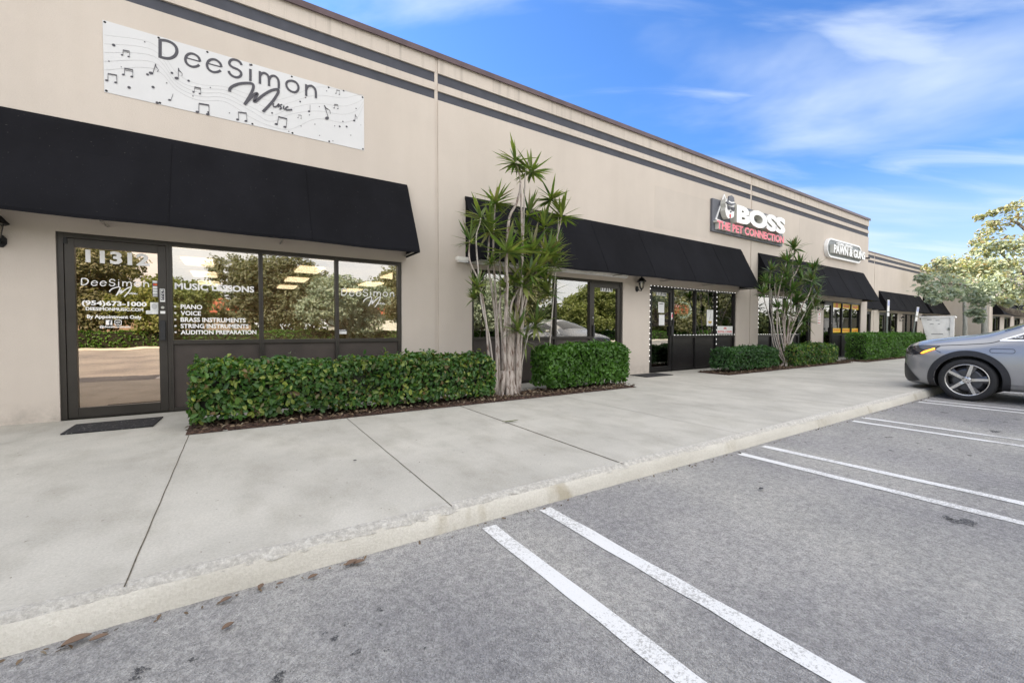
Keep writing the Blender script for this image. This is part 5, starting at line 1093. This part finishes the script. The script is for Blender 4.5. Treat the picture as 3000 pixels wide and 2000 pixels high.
        seam([(1.5,.27),(2.4,.26),(3.5,.27)],.13,'clad','side_skirt',side,.012)
        patch([(4.62,.95),(4.80,.93),(4.80,.84),(4.60,.86)],'red','tail_light',side,.006)
        mx,my,mz=W3(side*1.05,2.02,1.16); MB().lathe([(.001,-.11),(.06,-.09),(.075,0),(.06,.09),(.001,.11)],(mx,my,mz),10,'x').build('door_mirror',M['paintcar'],bo,smooth=True)
    # windscreen, rear window from above
    def top_patch(y0,y1,w0,w1,mat,name,o_=.006):
        V=[];F=[];n=10;k=10
        for i in range(n+1):
            y=y0+(y1-y0)*i/n; w_=w0+(w1-w0)*i/n
            for j in range(k+1):
                x=-w_+2*w_*j/k; h=bvh.ray_cast(Vector((CX-x,CYN-y,3)),Vector((0,0,-1))); V.append((h[0]+h[1]*o_-off) if h[0] else Vector((CX-x,CYN-y,ROAD+1))-off)
        for i in range(n):
            for j in range(k): a=i*(k+1)+j; F.append((a,a+1,a+k+2,a+k+1))
        me=bpy.data.meshes.new(name); me.from_pydata(V,[],F); me.materials.append(M[mat]); me.polygons.foreach_set('use_smooth',[True]*len(F)); o=bpy.data.objects.new(name,me); COL.objects.link(o); o.parent=bo; ORG[o]=off
    top_patch(1.46,2.25,.66,.56,'carglass','windscreen'); top_patch(2.6,3.9,.5,.48,'carglass','glass_roof'); top_patch(4.1,4.6,.5,.5,'carglass','rear_window')
    MB().box(*[f for a,b in zip(W3(.24,.10,.46),W3(-.24,.20,.74)) for f in (a,b)]).build('grille',M['clad'],bo,bevel=.01)
    # wheels
    for wy in WY:
        for side in (1,-1):
            cx,cy,cz=W3(side*.845,wy,.368); sg=-side; wt=None
            prof=[(.265,-.10),(.27,-.115),(.31,-.125),(.348,-.118),(.367,-.09),(.370,0),(.367,.09),(.348,.118),(.31,.125),(.27,.115),(.265,.10)]
            wt=MB().lathe([(r0,h) for r0,h in prof],(cx,cy,cz),48,'x').build('wheel',M['tyre'],t,smooth=True)
            fx=cx+sg*.108
            MB().lathe([(.272,fx-sg*.0),(.280,fx+sg*.008),(.270,fx+sg*.014),(.260,fx+sg*.006),(.252,fx-sg*.03),(.245,cx)],(0,cy,cz),48,'x').build('rim',M['alloy'],wt,smooth=True)
            MB().lathe([(.001,fx-sg*.055),(.17,fx-sg*.055),(.19,fx-sg*.06),(.232,cx)],(0,cy,cz),32,'x').build('brake_disc',M['alloyd'],wt)
            m=MB(); m2=MB()
            for k in range(5):
                a=2*math.pi*k/5+R_(103 if side==1 else 77); d=(math.cos(a),math.sin(a)); n=(-d[1],d[0])
                def q(r_,w_,dx): return (fx+sg*dx,cy+d[0]*r_+n[0]*w_,cz+d[1]*r_+n[1]*w_)
                m.add([q(.03,-.026,.0),q(.03,.026,.0),q(.10,.024,.006),q(.10,-.024,.006),q(.265,.021,.006),q(.265,-.021,.006),q(.03,-.026,-.03),q(.03,.026,-.03),q(.265,.021,-.03),q(.265,-.021,-.03)],[(0,1,2,3),(3,2,4,5),(0,3,5,9,6),(1,7,8,4,2),(5,4,8,9)])
                a2=a+math.pi/5; d2=(math.cos(a2),math.sin(a2)); m2.lathe([(.0005,fx+sg*.009),(.009,fx+sg*.009),(.009,fx-sg*.01)],(0,cy+d[0]*.052+0*d2[0],cz+d[1]*.052),8,'x')
                # dark aero blades beside each spoke
                m2.add([q(.09,.021,-.004),q(.245,.018,-.010),q(.24,.07,-.028),q(.16,.045,-.025),q(.09,-.021,-.004),q(.245,-.018,-.010),q(.24,-.07,-.028),q(.16,-.045,-.025)],[(0,1,2,3),(4,7,6,5)])
            m.lathe([(.001,fx+sg*.006),(.034,fx+sg*.006),(.06,fx+sg*.001),(.062,fx-sg*.02)],(0,cy,cz),24,'x'); m.build('spokes',M['alloy'],wt); m2.build('wheel_bolts',M['alloyd'],wt)
            m=MB()
            for k in range(3):
                a=math.pi/2+2*math.pi*k/3; m.add([(fx+sg*.009,cy+.022*math.cos(a),cz+.022*math.sin(a)),(fx+sg*.009,cy+.004*math.cos(a+1.05),cz+.004*math.sin(a+1.05)),(fx+sg*.009,cy,cz),(fx+sg*.009,cy+.004*math.cos(a-1.05),cz+.004*math.sin(a-1.05))],[(0,1,2),(0,2,3)])
            m.build('hub_emblem',M['charcoal'],wt)
    # lettering on the mirror triangle
    V,F_=text_raw('EQ',.02); lo_=V.min(0); hi_=V.max(0); m=MB(); vs=[]
    for v in V: p,_=hit(1.60+(v[0]-lo_[0])/(hi_[0]-lo_[0])*.09,1.100+(v[1]-lo_[1])/(hi_[1]-lo_[1])*.032,1,.010 if v[2]>0 else .008); vs.append(tuple(p))
    m.add(vs,F_); m.build('lettering',M['lettface'],bo)
def rr2(x0,x1,z0,z1,r):
    return rrect(x0,x1,z0,z1,r,5)
car()
